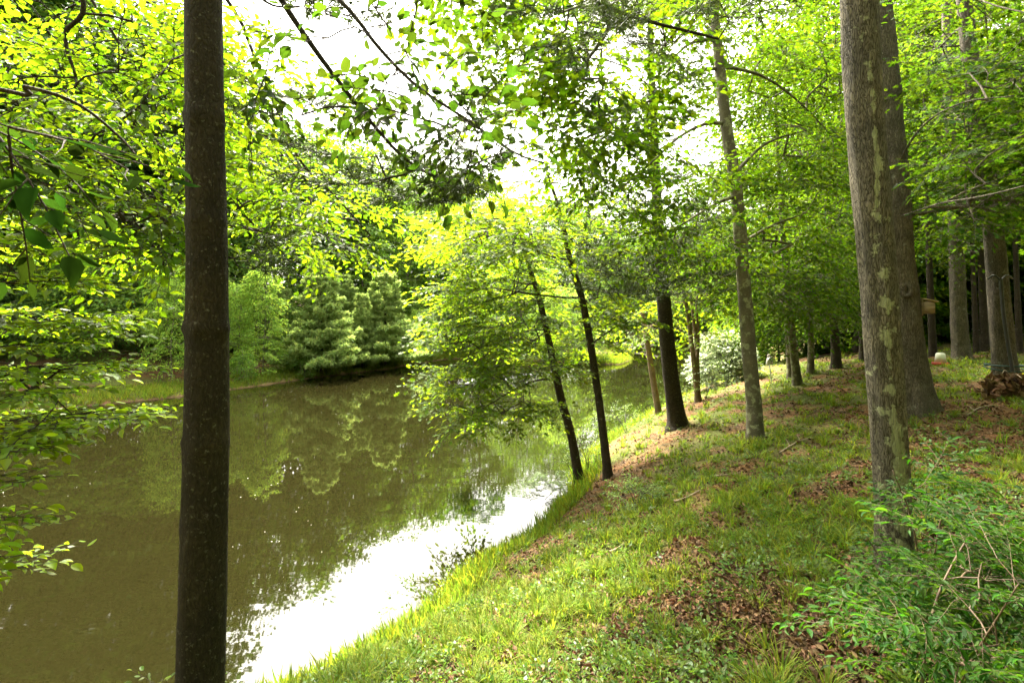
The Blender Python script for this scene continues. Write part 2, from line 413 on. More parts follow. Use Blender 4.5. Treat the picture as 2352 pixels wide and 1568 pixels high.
def place_sprays(wood, crown, tmpl, pos, heading, rng, shape, pitch=(-.12, .15), roll=.25, scale=(.8, 1.2), wm=0, lm=0, with_wood=True, mul=None):
    """copies of the spray templates at pos, pointing along heading"""
    for i in range(len(pos)):
        T = tmpl[rng.integers(len(tmpl))]
        h = heading[i]; yaw = math.atan2(h[1], h[0]) + rng.normal(0, .3)
        pt = -math.asin(np.clip(h[2], -.9, .9)) * .6 - rng.normal(*pitch)
        ro = rng.normal(0, roll); c, s_ = math.cos(ro), math.sin(ro)
        M = rz(yaw) @ ry(pt) @ np.array([[1, 0, 0], [0, c, -s_], [0, s_, c]])
        if rng.random() < .5: M = M @ np.diag([1, -1, 1.0])
        k = rng.uniform(*scale) * (1 if mul is None else mul[i])
        leaves(crown, pos[i] + (T['p'] * k) @ M.T, T['d'] @ M.T, (T['n'] @ M.T), T['s'] * (k ** .3), shape, lm)
        if with_wood: wood.merge(T['wood'], M * k, pos[i], wm)

def grow(skel, targets, rng, r_tip=.005, r_max=.06, step=.25, sag=.08, power=.42, start=0, bias=.6):
    """limbs from the skeleton (connected polylines) to every target; returns (tubes, headings)"""
    node_p = [p for s in skel for p in s]; par = []
    base = 0
    for s in skel:
        par += [-1] + list(range(base, base + len(s) - 1)); base += len(s)
    fixed = base
    cap = fixed + sum(1 for _ in targets) * 60
    A = np.zeros((cap, 3)); A[:fixed] = node_p; n = fixed
    ok = np.zeros(cap, bool); ok[start:] = True
    d0 = np.array([np.min(np.linalg.norm(A[start:fixed] - t, axis=1)) for t in targets])
    paths = []; heads = np.zeros((len(targets), 3)); tips = []
    for ti in np.argsort(d0):
        t = targets[ti]
        v = t - A[:n]; dist = np.linalg.norm(v, axis=1)
        cost = dist + bias * np.maximum(-(v[:, 2]), 0); cost[~ok[:n]] = 1e9
        j = int(np.argmin(cost)); d = dist[j]
        k = int(np.clip(d / step, 2, 50))
        u = np.linspace(0, 1, k + 1)[1:, None]
        off = rng.normal(0, .07 * d, 3)
        seg = A[j] + (t - A[j]) * u + (np.array([0, 0, sag * d]) + off) * (4 * u * (1 - u)) * .5
        A[n:n + k] = seg; par += [j] + list(range(n, n + k - 1))
        paths.append((j, n, k)); tips.append(n + k - 1)
        h = t - A[max(n + k - 3, n) if k > 2 else j]; heads[ti] = unit(h)
        n += k
    cnt = np.zeros(n)
    for t in tips: cnt[t] += 1
    for i in range(n - 1, fixed - 1, -1):
        if par[i] >= 0: cnt[par[i]] += cnt[i]
    rad = np.clip(r_tip * np.maximum(cnt, 1) ** power, 0, r_max)
    tubes = []
    for j, a, k in paths:
        idx = [j] + list(range(a, a + k)); r = rad[idx].copy(); r[0] = r[1]
        tubes.append((A[idx], r))
    return tubes, heads

def poly_targets(rng, poly, yr, n, mind=0):
    """n points inside the volume seen through a polygon, between two depths"""
    poly = np.asarray(poly, float); lo = poly.min(0); hi = poly.max(0); o = []
    while len(o) < n:
        p = lo + (hi - lo) * rng.random(2); c = False
        for i in range(len(poly)):
            a, b = poly[i], poly[(i + 1) % len(poly)]
            if (a[1] > p[1]) != (b[1] > p[1]) and p[0] < (b[0] - a[0]) * (p[1] - a[1]) / (b[1] - a[1]) + a[0]: c = not c
        if c: o.append(P(p[0], p[1], rng.uniform(*yr)))
    return np.array(o)

def trunk_pts(path, Y, n=60, top=None):
    """centre line and radii from (x, y, width) layout triples at depth Y (number or list)"""
    Ys = Y if isinstance(Y, (list, tuple)) else [Y] * len(path)
    c = np.array([P(a, b, d) for (a, b, w_), d in zip(path, Ys)])
    r = np.array([w_ * d / F / 2 / math.hypot(1, (a - 1176) / F) for (a, b, w_), d in zip(path, Ys)])
    p = curve(c, n); rr = np.interp(np.linspace(0, len(path) - 1, n), np.arange(len(path)), r)
    return p, rr

def trunk_mesh(mb, pts, rad, seg=20, flare=.35, seed=0, rough=.06, fl_h=.3, a=None, knots=()):
    z0 = pts[0][2]
    def warp(i, ang, p):
        h = np.linalg.norm(p - p[0], axis=1)[:, None] * np.ones(ang.shape)
        k = 1 + 1.35 * flare * np.exp(-np.maximum(h - .2, 0) / fl_h) * (1 + .6 * np.sin(ang * 4 + seed) * np.cos(ang * 2 + seed * 2))
        k = k + rough * (noise(ang * 3 + seed, h * 2.5, seed) - .5) * 2 + rough * .6 * (noise(np.cos(ang) * 9 + seed, h * 14 + np.sin(ang) * 9, seed + 1) - .5)
        for kh, ka, ks in knots:
            da = np.angle(np.exp(1j * (ang - ka))); k = k + ks * np.exp(-((h - kh) / .032) ** 2 - (da / .45) ** 2)
        return k
    tube(mb, pts, rad, seg, warp=warp, a=a)

# ------------------------------------------------------------------ ground, water
def sinh_axis(lo, hi, c, n, k):
    u = np.linspace(math.asinh((lo - c) / k), math.asinh((hi - c) / k), n); return c + k * np.sinh(u)
gx = sinh_axis(-420, 420, 1.5, 330, 3.0); gy = sinh_axis(-160, 600, 5.0, 330, 3.0)
GX, GY = np.meshgrid(gx, gy)
GZ, GD, GN = land(GX.ravel(), GY.ravel())
PATCH = [(hit(*p)[:2], r_) for p, r_ in [((1560, 1380), .45), ((1380, 1500), .4), ((1750, 1330), .4), ((1620, 1200), .35), ((1690, 1500), .7), ((1500, 1540), .5),
         ((2310, 960), 1.6), ((2330, 1010), 1.3), ((2250, 1000), .7), ((1700, 1080), .4), ((1900, 1140), .4), ((1470, 1060), .7), ((1530, 1010), .5), ((1450, 1090), .6),
         ((1350, 1170), .5), ((1840, 940), .4), ((1900, 1550), .7), ((1960, 960), .35), ((1230, 1320), .25), ((1150, 1420), .2)]]
def grass_amount(x, y):
    g = fbm(x * .8 + 3, y * .8, 21, 3) * .5 + fbm(x * 2.6, y * 2.6, 31, 3) * .5
    g = sstep(.395, .54, g)
    for (cx, cy_), r_ in PATCH:
        g = g * (1 - .92 * np.exp(-((x - cx) ** 2 + (y - cy_) ** 2) / r_ ** 2))
    return g
ga = grass_amount(GX.ravel(), GY.ravel())
mb = MB(); ny, nx = GX.shape
i = np.arange(ny - 1)[:, None] * nx + np.arange(nx - 1)[None]
mb.add(np.stack([GX.ravel(), GY.ravel(), GZ], -1), None, np.stack([i, i + 1, i + nx + 1, i + nx], -1).reshape(-1, 4), 0, ga)

def ground_mat():
    m, N, L = mat('forest_floor')
    g = node(N, 'ShaderNodeNewGeometry'); pos = g.outputs['Position']
    wv = node(N, 'ShaderNodeTexNoise', Scale=9, Detail=3); L.new(pos, wv.inputs['Vector'])
    ad = node(N, 'ShaderNodeMixRGB', blend_type='ADD'); ad.inputs[0].default_value = .12; L.new(pos, ad.inputs[1]); L.new(wv.outputs['Color'], ad.inputs[2])
    vo = node(N, 'ShaderNodeTexVoronoi', Scale=26); L.new(ad.outputs[0], vo.inputs['Vector'])
    sep = node(N, 'ShaderNodeSeparateColor'); L.new(vo.outputs['Color'], sep.inputs[0])
    lit = ramp(N, L, sep.outputs[0], [(0, (.02, .012, .007)), (.35, (.06, .036, .019)), (.7, (.12, .07, .036)), (1, (.20, .13, .075))])
    n1 = node(N, 'ShaderNodeTexNoise', Scale=3.0, Detail=6, Roughness=.65); L.new(pos, n1.inputs['Vector'])
    m1 = node(N, 'ShaderNodeMixRGB'); L.new(ramp(N, L, n1.outputs[0], [(.42, (0, 0, 0)), (.62, (1, 1, 1))]), m1.inputs[0])
    L.new(lit, m1.inputs[1]); m1.inputs[2].default_value = (.16, .075, .03, 1)
    at = node(N, 'ShaderNodeAttribute', attribute_name='grass')
    n2 = node(N, 'ShaderNodeTexNoise', Scale=40, Detail=6, Roughness=.7); L.new(pos, n2.inputs['Vector'])
    gr = ramp(N, L, n2.outputs[0], [(.3, (.05, .045, .015)), (.5, (.075, .09, .02)), (.7, (.12, .15, .03))])
    m2 = node(N, 'ShaderNodeMixRGB'); L.new(at.outputs['Fac'], m2.inputs[0]); L.new(m1.outputs[0], m2.inputs[1]); L.new(gr, m2.inputs[2])
    sx = node(N, 'ShaderNodeSeparateXYZ'); L.new(pos, sx.inputs[0])
    wet = node(N, 'ShaderNodeMapRange'); L.new(sx.outputs[2], wet.inputs[0]); wet.inputs[1].default_value = .16; wet.inputs[2].default_value = .0
    m3 = node(N, 'ShaderNodeMixRGB'); L.new(wet.outputs[0], m3.inputs[0]); L.new(m2.outputs[0], m3.inputs[1]); m3.inputs[2].default_value = (.13, .085, .04, 1)
    p = node(N, 'ShaderNodeBsdfPrincipled', Roughness=.95); p.inputs['Specular IOR Level'].default_value = .15
    L.new(m3.outputs[0], p.inputs['Base Color'])
    sm = node(N, 'ShaderNodeMath', operation='ADD'); L.new(vo.outputs['Distance'], sm.inputs[0]); L.new(n2.outputs[0], sm.inputs[1])
    b = node(N, 'ShaderNodeBump', Strength=.8, Distance=.03); L.new(sm.outputs[0], b.inputs['Height']); L.new(b.outputs[0], p.inputs['Normal'])
    o = node(N, 'ShaderNodeOutputMaterial'); L.new(p.outputs[0], o.inputs[0])
    return m
go = mb.obj('ground', ground_mat(), None, True, 'grass'); tag(go, 'wooded ground and pond banks covered in leaf litter', 'ground', None, 'structure')

def water_mat():
    m, N, L = mat('pond_water')
    g = node(N, 'ShaderNodeNewGeometry'); pos = g.outputs['Position']
    mp = node(N, 'ShaderNodeMapping'); mp.inputs['Scale'].default_value = (.55, 1.6, 1); L.new(pos, mp.inputs[0])
    n1 = node(N, 'ShaderNodeTexNoise', Scale=1.7, Detail=3, Roughness=.55); L.new(mp.outputs[0], n1.inputs['Vector'])
    n2 = node(N, 'ShaderNodeTexNoise', Scale=9, Detail=2); L.new(mp.outputs[0], n2.inputs['Vector'])
    n3 = node(N, 'ShaderNodeTexNoise', Scale=.14, Detail=2); L.new(pos, n3.inputs['Vector'])
    st = node(N, 'ShaderNodeMapRange'); L.new(n3.outputs[0], st.inputs[0]); st.inputs[1].default_value = .42; st.inputs[2].default_value = .62; st.inputs[3].default_value = .15; st.inputs[4].default_value = 1
    sc_ = node(N, 'ShaderNodeMath', operation='MULTIPLY_ADD'); L.new(n2.outputs[0], sc_.inputs[0]); sc_.inputs[1].default_value = .03; L.new(n1.outputs[0], sc_.inputs[2])
    ml = node(N, 'ShaderNodeMath', operation='MULTIPLY'); L.new(sc_.outputs[0], ml.inputs[0]); L.new(st.outputs[0], ml.inputs[1])
    b = node(N, 'ShaderNodeBump', Strength=.045, Distance=.05); L.new(ml.outputs[0], b.inputs['Height'])
    p = node(N, 'ShaderNodeBsdfPrincipled', Roughness=.02, IOR=1.5); p.inputs['Base Color'].default_value = (.0075, .0068, .0019, 1); p.inputs['Specular IOR Level'].default_value = .6
    L.new(b.outputs[0], p.inputs['Normal'])
    o = node(N, 'ShaderNodeOutputMaterial'); L.new(p.outputs[0], o.inputs[0])
    return m
mb = MB(); ww = np.vstack([POND, POND[:1]]); lo = POND.min(0) - 1.5; hi = POND.max(0) + 1.5
mb.add([(lo[0], lo[1], 0), (hi[0], lo[1], 0), (hi[0], hi[1], 0), (lo[0], hi[1], 0)], None, [(0, 1, 2, 3)])
tag(mb.obj('water', water_mat()), 'still murky green pond mirroring the trees', 'water', None, 'structure')

# ------------------------------------------------------------------ generic trees (built at the origin)
def ground_at(px, py): return hit(px, py)

def proto_broad(seed, H, cb, rad, n, leaf, shape='far', layered=False, trunk_r=.12, spray_L=1.0, lean=0.05, templ=None, low=False):
    rng = np.random.default_rng(seed)
    wood = MB(); crown = MB()
    top = np.array([rng.normal(0, lean * H), rng.normal(0, lean * H), H * .93])
    pts = curve([np.array([0, 0, -.3]), np.array([0, 0, H * .3]) + np.append(rng.normal(0, .02 * H, 2), 0), top * .65, top], 24)
    r = np.linspace(trunk_r, trunk_r * .12, 24); trunk_mesh(wood, pts, r, 9, .3, seed, .05)
    tg = []
    while len(tg) < n:
        t = rng.random() ** .85; z = cb + (H - cb) * t
        env = math.sin(math.pi * min(1, .18 + .80 * t)) ** .7 if not low else (1 - t) ** .6 * .95 + .08
        rr = rad * env * rng.uniform(.35, 1) ** .6 * (1 + .25 * math.sin(3 * t * 9 + seed))
        a = rng.uniform(0, 2 * np.pi); rr *= 1 + .3 * math.sin(2 * a + seed) * math.cos(5 * t + seed)
        if layered: z = cb + (H - cb) * (round(t * 9) / 9) + rng.normal(0, .08)
        tg.append((rr * math.cos(a), rr * math.sin(a), z))
    tg = np.array(tg)
    tb, hd = grow([pts], tg, rng, .006, trunk_r * .5, .4, .06 if layered else .02, start=max(1, int(24 * cb / H * .8)))
    for p, q in tb: tube(wood, p, q, 5, cap=False)
    T = templ or [make_spray(rng, spray_L, 4, leaf * .62, leaf, .45, .3, fine=False) for _ in range(4)]
    out_ = tg * [1, 1, 0]; hd = unit(hd + unit(out_) * .8)
    place_sprays(wood, crown, T, tg, hd, rng, shape, scale=(.75, 1.25), with_wood=shape != 'far' or leaf < .12)
    return wood, crown

def proto_pine(seed, H, rad, trunk_r=.14, leaf=.16, base=.4, spray_L=.9, dens=1.0, per=7):
    rng = np.random.default_rng(seed); wood = MB(); crown = MB()
    pts = curve([(0, 0, -.3), (0, 0, H * .5), (rng.normal(0, .1), rng.normal(0, .1), H)], 24)
    trunk_mesh(wood, pts, np.linspace(trunk_r, .012, 24), 8, .25, seed, .04)
    tg = []; hd = []; sz = []
    z = base
    while z < H - .1:
        t = (z - base) / (H - base); Lm = rad * ((1 - t) ** .95) * rng.uniform(.78, 1.15) + .10
        k = int(rng.integers(6, 9)); a0 = rng.uniform(0, 6.28)
        for q in range(k):
            a = a0 + q * 2 * np.pi / k + rng.normal(0, .15); ll = Lm * rng.uniform(.7, 1.12)
            m_ = max(1, int(ll / (.42 / dens)))
            for s in range(m_):
                rr = ll * (s + 1) / m_ - .3 * (ll > .6); up = (.12 + .35 * t) * rr + .05 * rr * rr / max(rad, .1)
                tg.append((rr * math.cos(a), rr * math.sin(a), z + up)); hd.append((math.cos(a), math.sin(a), .12 + .6 * t)); sz.append(1.1 - .72 * t)
        z += (.55 - .2 * t) * rng.uniform(.8, 1.2)
    tg = np.array(tg); hd = np.array(hd)
    tg = np.vstack([tg, pts[-1] - [0, 0, .25]]); hd = np.vstack([hd, [.1, 0, .95]]); sz.append(.45)
    tb, _ = grow([pts], tg, rng, .006, trunk_r * .35, .4, .0, start=1)
    for p, q in tb: tube(wood, p, q, 4, cap=False)
    T = [make_pine_spray(rng, spray_L, 3, leaf, per, .13, fine=False) for _ in range(4)]
    place_sprays(wood, crown, T, tg, hd, rng, 'tuft', pitch=(.0, .12), scale=(.75, 1.15), with_wood=False, mul=sz)
    return wood, crown

def make_tree(name, wc, bark, leafm, loc, label, cat, group=None, rot=0, s=(1, 1, 1), crown_name='crown'):
    root = thing(name, loc, label, cat, group); root.rotation_euler = (0, 0, rot); root.scale = s
    wc[0].obj('trunk', bark, root, True); wc[1].obj(crown_name, leafm, root)
    return root

# ---- specific trees: trunk given in the layout, crown targets, all in world space
def own_tree(name, label, cat, path, Y, bark, leafm, targets, templ, shape, seed, skel_extra=(), start=0, seg=20, flare=.3, base=None, r_tip=.004, r_max=.05,
             pitch=(-.12, .15), scale=(.8, 1.2), attr=None, group=None, knots=(), n=80, extra_wood=None, rough=.05, sag=.06, fl_h=.16, bias=.6, roll=.25, world=False, sprayw=True, flat=1.0):
    rng = np.random.default_rng(seed); wood = MB(); crown = MB()
    if world: pts, rad = curve([p[:3] for p in path], n), np.interp(np.linspace(0, len(path) - 1, n), np.arange(len(path)), [p[3] for p in path])
    else: pts, rad = trunk_pts(path, Y, n)
    b = pts[0].copy(); b[2] = min(b[2], gz(b[0], b[1])) - .0
    root = thing(name, b, label, cat, group)
    pts0 = np.vstack([b - [0, 0, .25] if pts[0][2] - b[2] < .05 else b - [0, 0, .2], pts]); rad0 = np.append(rad[0], rad)
    trunk_mesh(wood, pts0, rad0, seg, flare, seed, rough, a=attr, fl_h=fl_h, knots=knots)
    skel = [pts]
    for lp, r0 in skel_extra:
        l = curve(lp, 24); tube(wood, l, np.linspace(r0, r0 * .35, 24), 8, cap=True); skel.append(l)
    if len(targets):
        tb, hd = grow(skel, targets, rng, r_tip, r_max, .3, sag, start=start, bias=bias)
        for p, q in tb: tube(wood, p, q, 6, cap=False)
        hd = hd * [1, 1, flat]
        place_sprays(wood, crown, templ, targets, hd, rng, shape, pitch, roll, scale, with_wood=sprayw)
    if extra_wood: extra_wood(wood, crown, pts)
    wood.obj('trunk', bark, root, True, 'lichen' if attr else None, None) if False else None
    for M_, nm, mt, sm in ((wood, 'trunk', bark, True), (crown, 'crown', leafm, False)):
        if M_.n:
            M_.V = [v - np.asarray(b, np.float32) for v in M_.V]
            M_.obj(nm, mt, root, sm, 'lichen' if (attr and nm == 'trunk') else None)
    return root, pts

rngT = np.random.default_rng(77)
SP_beech = [make_spray(rngT, .6, 4, .046, .068, .30, .22) for _ in range(6)]
SP_flat = [make_spray(rngT, .55, 4, .044, .070, .28, .06, hang=.12) for _ in range(6)]
SP_big = [make_spray(rngT, .42, 2, .055, .085, .35, .25) for _ in range(6)]
SP_maple = [make_spray(rngT, .7, 4, .07, .095, .45, .25) for _ in range(6)]
SP_oak = [make_spray(rngT, .75, 4, .075, .12, .38, .2) for _ in range(6)]
SP_oakf = [make_spray(rngT, .75, 5, .065, .11, .32, .16, hang=.15) for _ in range(6)]
SP_mid = [make_spray(rngT, .85, 5, .066, .085, .4, .2, fine=False) for _ in range(6)]
SP_pine = [make_pine_spray(rngT, .6, 4, .10, 12, .045) for _ in range(5)]
SP_pinem = [make_pine_spray(rngT, .9, 4, .13, 12, .07) for _ in range(4)]
SP_sap = [make_spray(rngT, .40, 4, .016, .036, .4, .12, twig=.0013) for _ in range(5)]

# ------------------------------------------------------------------ foreground pine (left) with its dark needle limbs
p0 = np.array([(461 - 1176) / F * 2.6, 2.6, 0]); p0[2] = gz(p0[0], p0[1])
yb = 720 + (CAM_H - p0[2]) * F / 2.6
rng = np.random.default_rng(3)
limbA = [P(490, -420, 2.7), P(560, -160, 2.8), P(640, -10, 2.9), P(720, 110, 2.95), P(780, 190, 3.0), P(860, 290, 3.1), P(950, 380, 3.2), P(1080, 440, 3.4)]
limbB = [P(480, -500, 2.7), P(800, -330, 3.2), P(1150, -120, 3.8), P(1400, 20, 4.2), P(1650, 90, 4.6)]
limbC = [P(480, -600, 2.7), P(900, -420, 3.0), P(1350, -180, 3.4), P(1700, -40, 3.8)]
limbD = [P(470, -250, 2.65), P(560, -60, 2.8), P(620, 10, 2.9), P(700, 15, 3.0)]
tg = np.vstack([poly_targets(rng, [(800, 330), (940, 350), (1100, 420), (1120, 470), (960, 450), (830, 420)], (3.0, 3.5), 16),
                poly_targets(rng, [(580, -60), (780, -60), (760, 30), (600, 20)], (2.8, 3.3), 7),
                poly_targets(rng, [(1150, -60), (1720, -60), (1700, 90), (1500, 130), (1250, 60)], (3.6, 4.8), 34),
                poly_targets(rng, [(600, 240), (720, 200), (740, 260), (640, 290)], (3.0, 3.4), 3),
                poly_targets(rng, [(530, 560), (560, 560), (560, 620), (530, 620)], (2.7, 2.9), 2)])
def ang_of(px): return 0
own_tree('pine_tree', 'dark straight pine trunk in the left foreground with knotty whorls and hanging needles', 'pine tree',
         [(461, yb, 120), (461, 1568, 115), (474, 1000, 108), (476, 640, 99), (472, 400, 96), (468, 0, 90), (472, -300, 72), (478, -600, 62), (480, -1000, 50), (480, -1800, 12)], 2.6,
         BK['pine'], LM['pine'], tg, SP_pine, 'needle', 11, [(limbA, .022), (limbB, .03), (limbC, .03), (limbD, .012)], start=16, seg=40, flare=.25, n=220,
         r_tip=.0035, r_max=.02, rough=.035, scale=(.55, .95), pitch=(0, .2),
         knots=[(CAM_H - (k_ - 720) / F * 2.6 - p0[2], a_, h_) for k_, h_ in ((160, .17), (395, .09), (640, .19), (905, .15), (1090, .07), (1330, .06)) for a_ in (.3, 1.7, 2.9, 4.3, 5.4)])

# ------------------------------------------------------------------ beech at the left: trunk stands left of the view
def wpath(x, y, top, lean, r0):
    z = gz(x, y); return [(x, y, z, r0), (x + lean[0] * .3, y + lean[1] * .3, z + (top - z) * .35, r0 * .8), (x + lean[0] * .7, y + lean[1] * .7, z + (top - z) * .7, r0 * .5), (x + lean[0], y + lean[1], top, r0 * .15)]
rng = np.random.default_rng(4)
L1 = [np.array([-4.9, 2.2, 4.2]), P(-120, 380, 3.6), P(0, 352, 3.7), P(150, 322, 3.8), P(300, 300, 3.9), P(420, 250, 4.0)]
L2 = [np.array([-4.9, 2.2, 3.9]), P(-100, 400, 3.5), P(0, 420, 3.6), P(220, 432, 3.7), P(430, 470, 3.9), P(560, 520, 4.1)]
L3 = [np.array([-4.85, 2.25, 6.0]), P(60, -200, 3.8), P(210, 0, 3.9), P(280, 110, 3.9), P(350, 220, 4.0), P(375, 330, 4.0)]
L4 = [np.array([-4.8, 2.3, 6.6]), P(250, -300, 3.9), P(520, 0, 4.2), P(580, 120, 4.3), P(640, 260, 4.4), P(690, 370, 4.5), P(760, 440, 4.7), P(850, 540, 4.9)]
L5 = [np.array([-4.85, 2.25, 6.2]), P(60, -250, 3.0), P(190, 0, 3.1), P(150, 80, 3.1), P(175, 180, 3.1)]
L6 = [np.array([-4.8, 2.3, 7.0]), P(300, -420, 3.2), P(640, -120, 3.0), P(790, 10, 2.9), P(870, 110, 2.9), P(960, 200, 2.9), P(1080, 280, 2.95), P(1180, 350, 3.0), P(1250, 375, 3.05)]
tg = np.vstack([poly_targets(rng, [(-60, -60), (420, -60), (430, 470), (300, 540), (150, 480), (-60, 420)], (2.9, 4.1), 175),
                poly_targets(rng, [(500, 180), (600, 260), (740, 360), (840, 470), (860, 530), (820, 590), (700, 570), (520, 520)], (3.8, 6.0), 120),
                poly_targets(rng, [(510, 120), (560, 120), (720, 300), (700, 340), (520, 240)], (3.5, 4.8), 12),
                poly_targets(rng, [(560, 60), (700, 120), (760, 260), (640, 250)], (3.2, 4.2), 5),
                poly_targets(rng, [(200, 470), (420, 460), (430, 580), (300, 600), (230, 540)], (3.2, 4.1), 22)])
own_tree('beech_tree', 'bright yellow-green beech leaning in from the left, crown behind the dark pine trunk', 'beech tree',
         wpath(-4.95, 2.15, 9.5, (.4, .3), .16), 0, BK['dark'], LM['beech'], tg, SP_beech, 'beech', 12, [(l, r_) for l, r_ in ((L1, .017), (L2, .014), (L3, .017), (L4, .02), (L5, .022))],
         start=30, r_tip=.0028, r_max=.016, world=True, n=60)
rng = np.random.default_rng(5)
tg = np.vstack([poly_targets(rng, [(740, 50), (900, 60), (1010, 150), (1110, 230), (1110, 300), (960, 300), (800, 250), (760, 150)], (2.6, 3.4), 38),
                poly_targets(rng, [(1000, 280), (1130, 270), (1220, 340), (1250, 390), (1150, 400), (1040, 350)], (2.8, 3.3), 19),
                poly_targets(rng, [(560, 70), (660, 90), (700, 190), (600, 200)], (2.8, 3.2), 5),
                poly_targets(rng, [(930, -50), (1040, -40), (1060, 60), (960, 40)], (2.7, 3.3), 5)])
own_tree('beech_tree', 'beech bough with large separate leaves hanging against the white sky, top centre', 'beech tree',
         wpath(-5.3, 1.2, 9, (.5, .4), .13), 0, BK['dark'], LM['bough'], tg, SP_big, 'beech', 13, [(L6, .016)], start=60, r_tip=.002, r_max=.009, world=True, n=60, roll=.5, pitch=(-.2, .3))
# very near dark spray at the far left
rng = np.random.default_rng(6)
L7 = [np.array([-2.6, .9, 4.4]), P(-60, 190, 1.5), P(60, 200, 1.5), P(180, 240, 1.55), P(280, 320, 1.6), P(330, 380, 1.6)]
tg = poly_targets(rng, [(-220, 150), (-60, 180), (60, 240), (70, 330), (-60, 300), (-200, 260)], (1.4, 1.65), 13)
own_tree('beech_sapling', 'shaded beech twig with dark large leaves closest to the viewer at left', 'sapling',
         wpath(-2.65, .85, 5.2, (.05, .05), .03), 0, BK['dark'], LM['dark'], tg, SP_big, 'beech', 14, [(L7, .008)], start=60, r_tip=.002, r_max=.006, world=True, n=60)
# low young beech: flat layers over the water
rng = np.random.default_rng(7)
def band(x0, y0, x1, y1, th, yr, n): return poly_targets(rng, [(x0, y0 - th), (x1, y1 - th * .3), (x1, y1 + th * .3), (x0, y0 + th)], yr, n)
tg = np.vstack([band(-160, 560, 90, 590, 26, (2.9, 4.0), 11), band(-160, 640, 60, 650, 24, (2.8, 3.8), 9), band(-160, 750, 230, 730, 26, (2.8, 3.9), 26), band(-160, 815, 20, 800, 18, (2.6, 3.4), 6),
                band(-160, 870, 170, 840, 24, (2.8, 3.8), 20), band(-160, 905, 90, 890, 14, (2.8, 3.4), 7), band(-160, 985, 190, 955, 20, (2.7, 3.5), 18), band(-160, 1020, 30, 1010, 12, (2.7, 3.4), 6),
                band(-200, 1105, -140, 1105, 8, (2.6, 3.0), 3), band(-200, 1185, -95, 1190, 12, (2.5, 3.0), 5), band(-200, 1260, -90, 1265, 12, (2.5, 3.0), 5), band(-200, 1345, -110, 1345, 12, (2.5, 3.0), 4), band(-160, 500, 20, 520, 40, (3, 4), 10)])
tg = tg[tg[:, 2] > .5]
own_tree('young_beech', 'young beech with flat bright leaf layers reaching over the water, lower left edge', 'beech tree',
         wpath(-4.1, 2.75, 6.0, (.3, .25), .07), 0, BK['dark'], LM['young'], tg, SP_flat, 'beech', 15, [], flat=.05, start=8, r_tip=.0026, r_max=.02, world=True, n=60, pitch=(-.03, .05), roll=.08, bias=.2, sag=.04)

# ------------------------------------------------------------------ maple overhead, trunk behind the viewer
rng = np.random.default_rng(8)
LM1 = [np.array([2.9, -1.4, 6.0]), np.array([2.5, 1.5, 7.0]), P(1420, -60, 5.2), P(1400, 60, 5.8), P(1330, 160, 6.2), P(1250, 240, 6.5)]
LM2 = [np.array([2.9, -1.4, 6.3]), np.array([3.2, 2.0, 7.6]), P(1600, -40, 5.6), P(1560, 60, 6.2), P(1480, 160, 6.6)]
tg = np.vstack([poly_targets(rng, [(1100, -60), (1720, -60), (1660, 70), (1500, 130), (1490, 260), (1390, 330), (1250, 390), (1180, 320), (1150, 160)], (4.8, 7.6), 165),
                poly_targets(rng, [(1000, -60), (1130, -60), (1140, 60), (1050, 50)], (4.8, 6.4), 16),
                np.stack([rng.uniform(.5, 5, 14), rng.uniform(-2, 4, 14), rng.uniform(7.6, 9.5, 14)], -1)])
own_tree('maple_tree', 'dense maple canopy of lobed leaves hanging from above, top middle', 'maple tree',
         wpath(3.0, -1.5, 10.5, (.2, .6), .2), 0, BK['grey'], LM['maple'], tg, SP_maple, 'maple', 16, [(LM1, .04), (LM2, .04)], start=25, r_tip=.004, r_max=.035, world=True, n=60, pitch=(-.15, .25))

# ------------------------------------------------------------------ two leaning oaks at the water
rng = np.random.default_rng(9)
b = hit(1331, 1108); Yb = b[1]
pathB = [(1331, 1108, 22), (1312, 1000, 20), (1290, 920, 18), (1275, 850, 17), (1242, 700, 14), (1218, 620, 10), (1200, 560, 6), (1190, 520, 3)]
lb = [P(1277, 872, Yb), P(1240, 872, Yb - .2), P(1190, 890, Yb - .4), P(1130, 925, Yb - .7), P(1070, 960, Yb - .9)]
tgB = np.vstack([poly_targets(rng, [(1010, 940), (1110, 900), (1190, 900), (1250, 950), (1200, 960), (1080, 985), (1020, 975)], (Yb - 1.2, Yb + .5), 50),
                 poly_targets(rng, [(1000, 850), (1150, 830), (1290, 830), (1240, 870), (1100, 890), (1010, 880)], (Yb - 1.3, Yb + 1), 60),
                 poly_targets(rng, [(990, 740), (1080, 720), (1270, 720), (1320, 800), (1150, 820), (1010, 790)], (Yb - 1.3, Yb + 1.2), 100),
                 poly_targets(rng, [(980, 680), (1060, 640), (1230, 620), (1250, 700), (1050, 710)], (Yb - 1.3, Yb + 1.2), 80),
                 poly_targets(rng, [(1010, 580), (1080, 550), (1220, 550), (1230, 610), (1060, 625)], (Yb - 1, Yb + 1), 55)])
own_tree('oak_tree', 'slim oak leaning left over the pond with lowest bright leaf layers nearly touching water', 'oak tree',
         pathB, Yb, BK['dark'], LM['oak'], tgB, SP_oakf, 'oak', 17, [(lb, .022)], flat=.3, start=20, r_tip=.004, r_max=.022, pitch=(-.1, .14), roll=.18, bias=.1)
b = hit(1397, 1098); Yc = b[1]
pathC = [(1397, 1098, 21), (1380, 950, 18), (1356, 790, 17), (1335, 680, 16), (1310, 600, 13), (1296, 530, 11), (1278, 460, 8), (1262, 415, 6), (1250, 370, 3)]
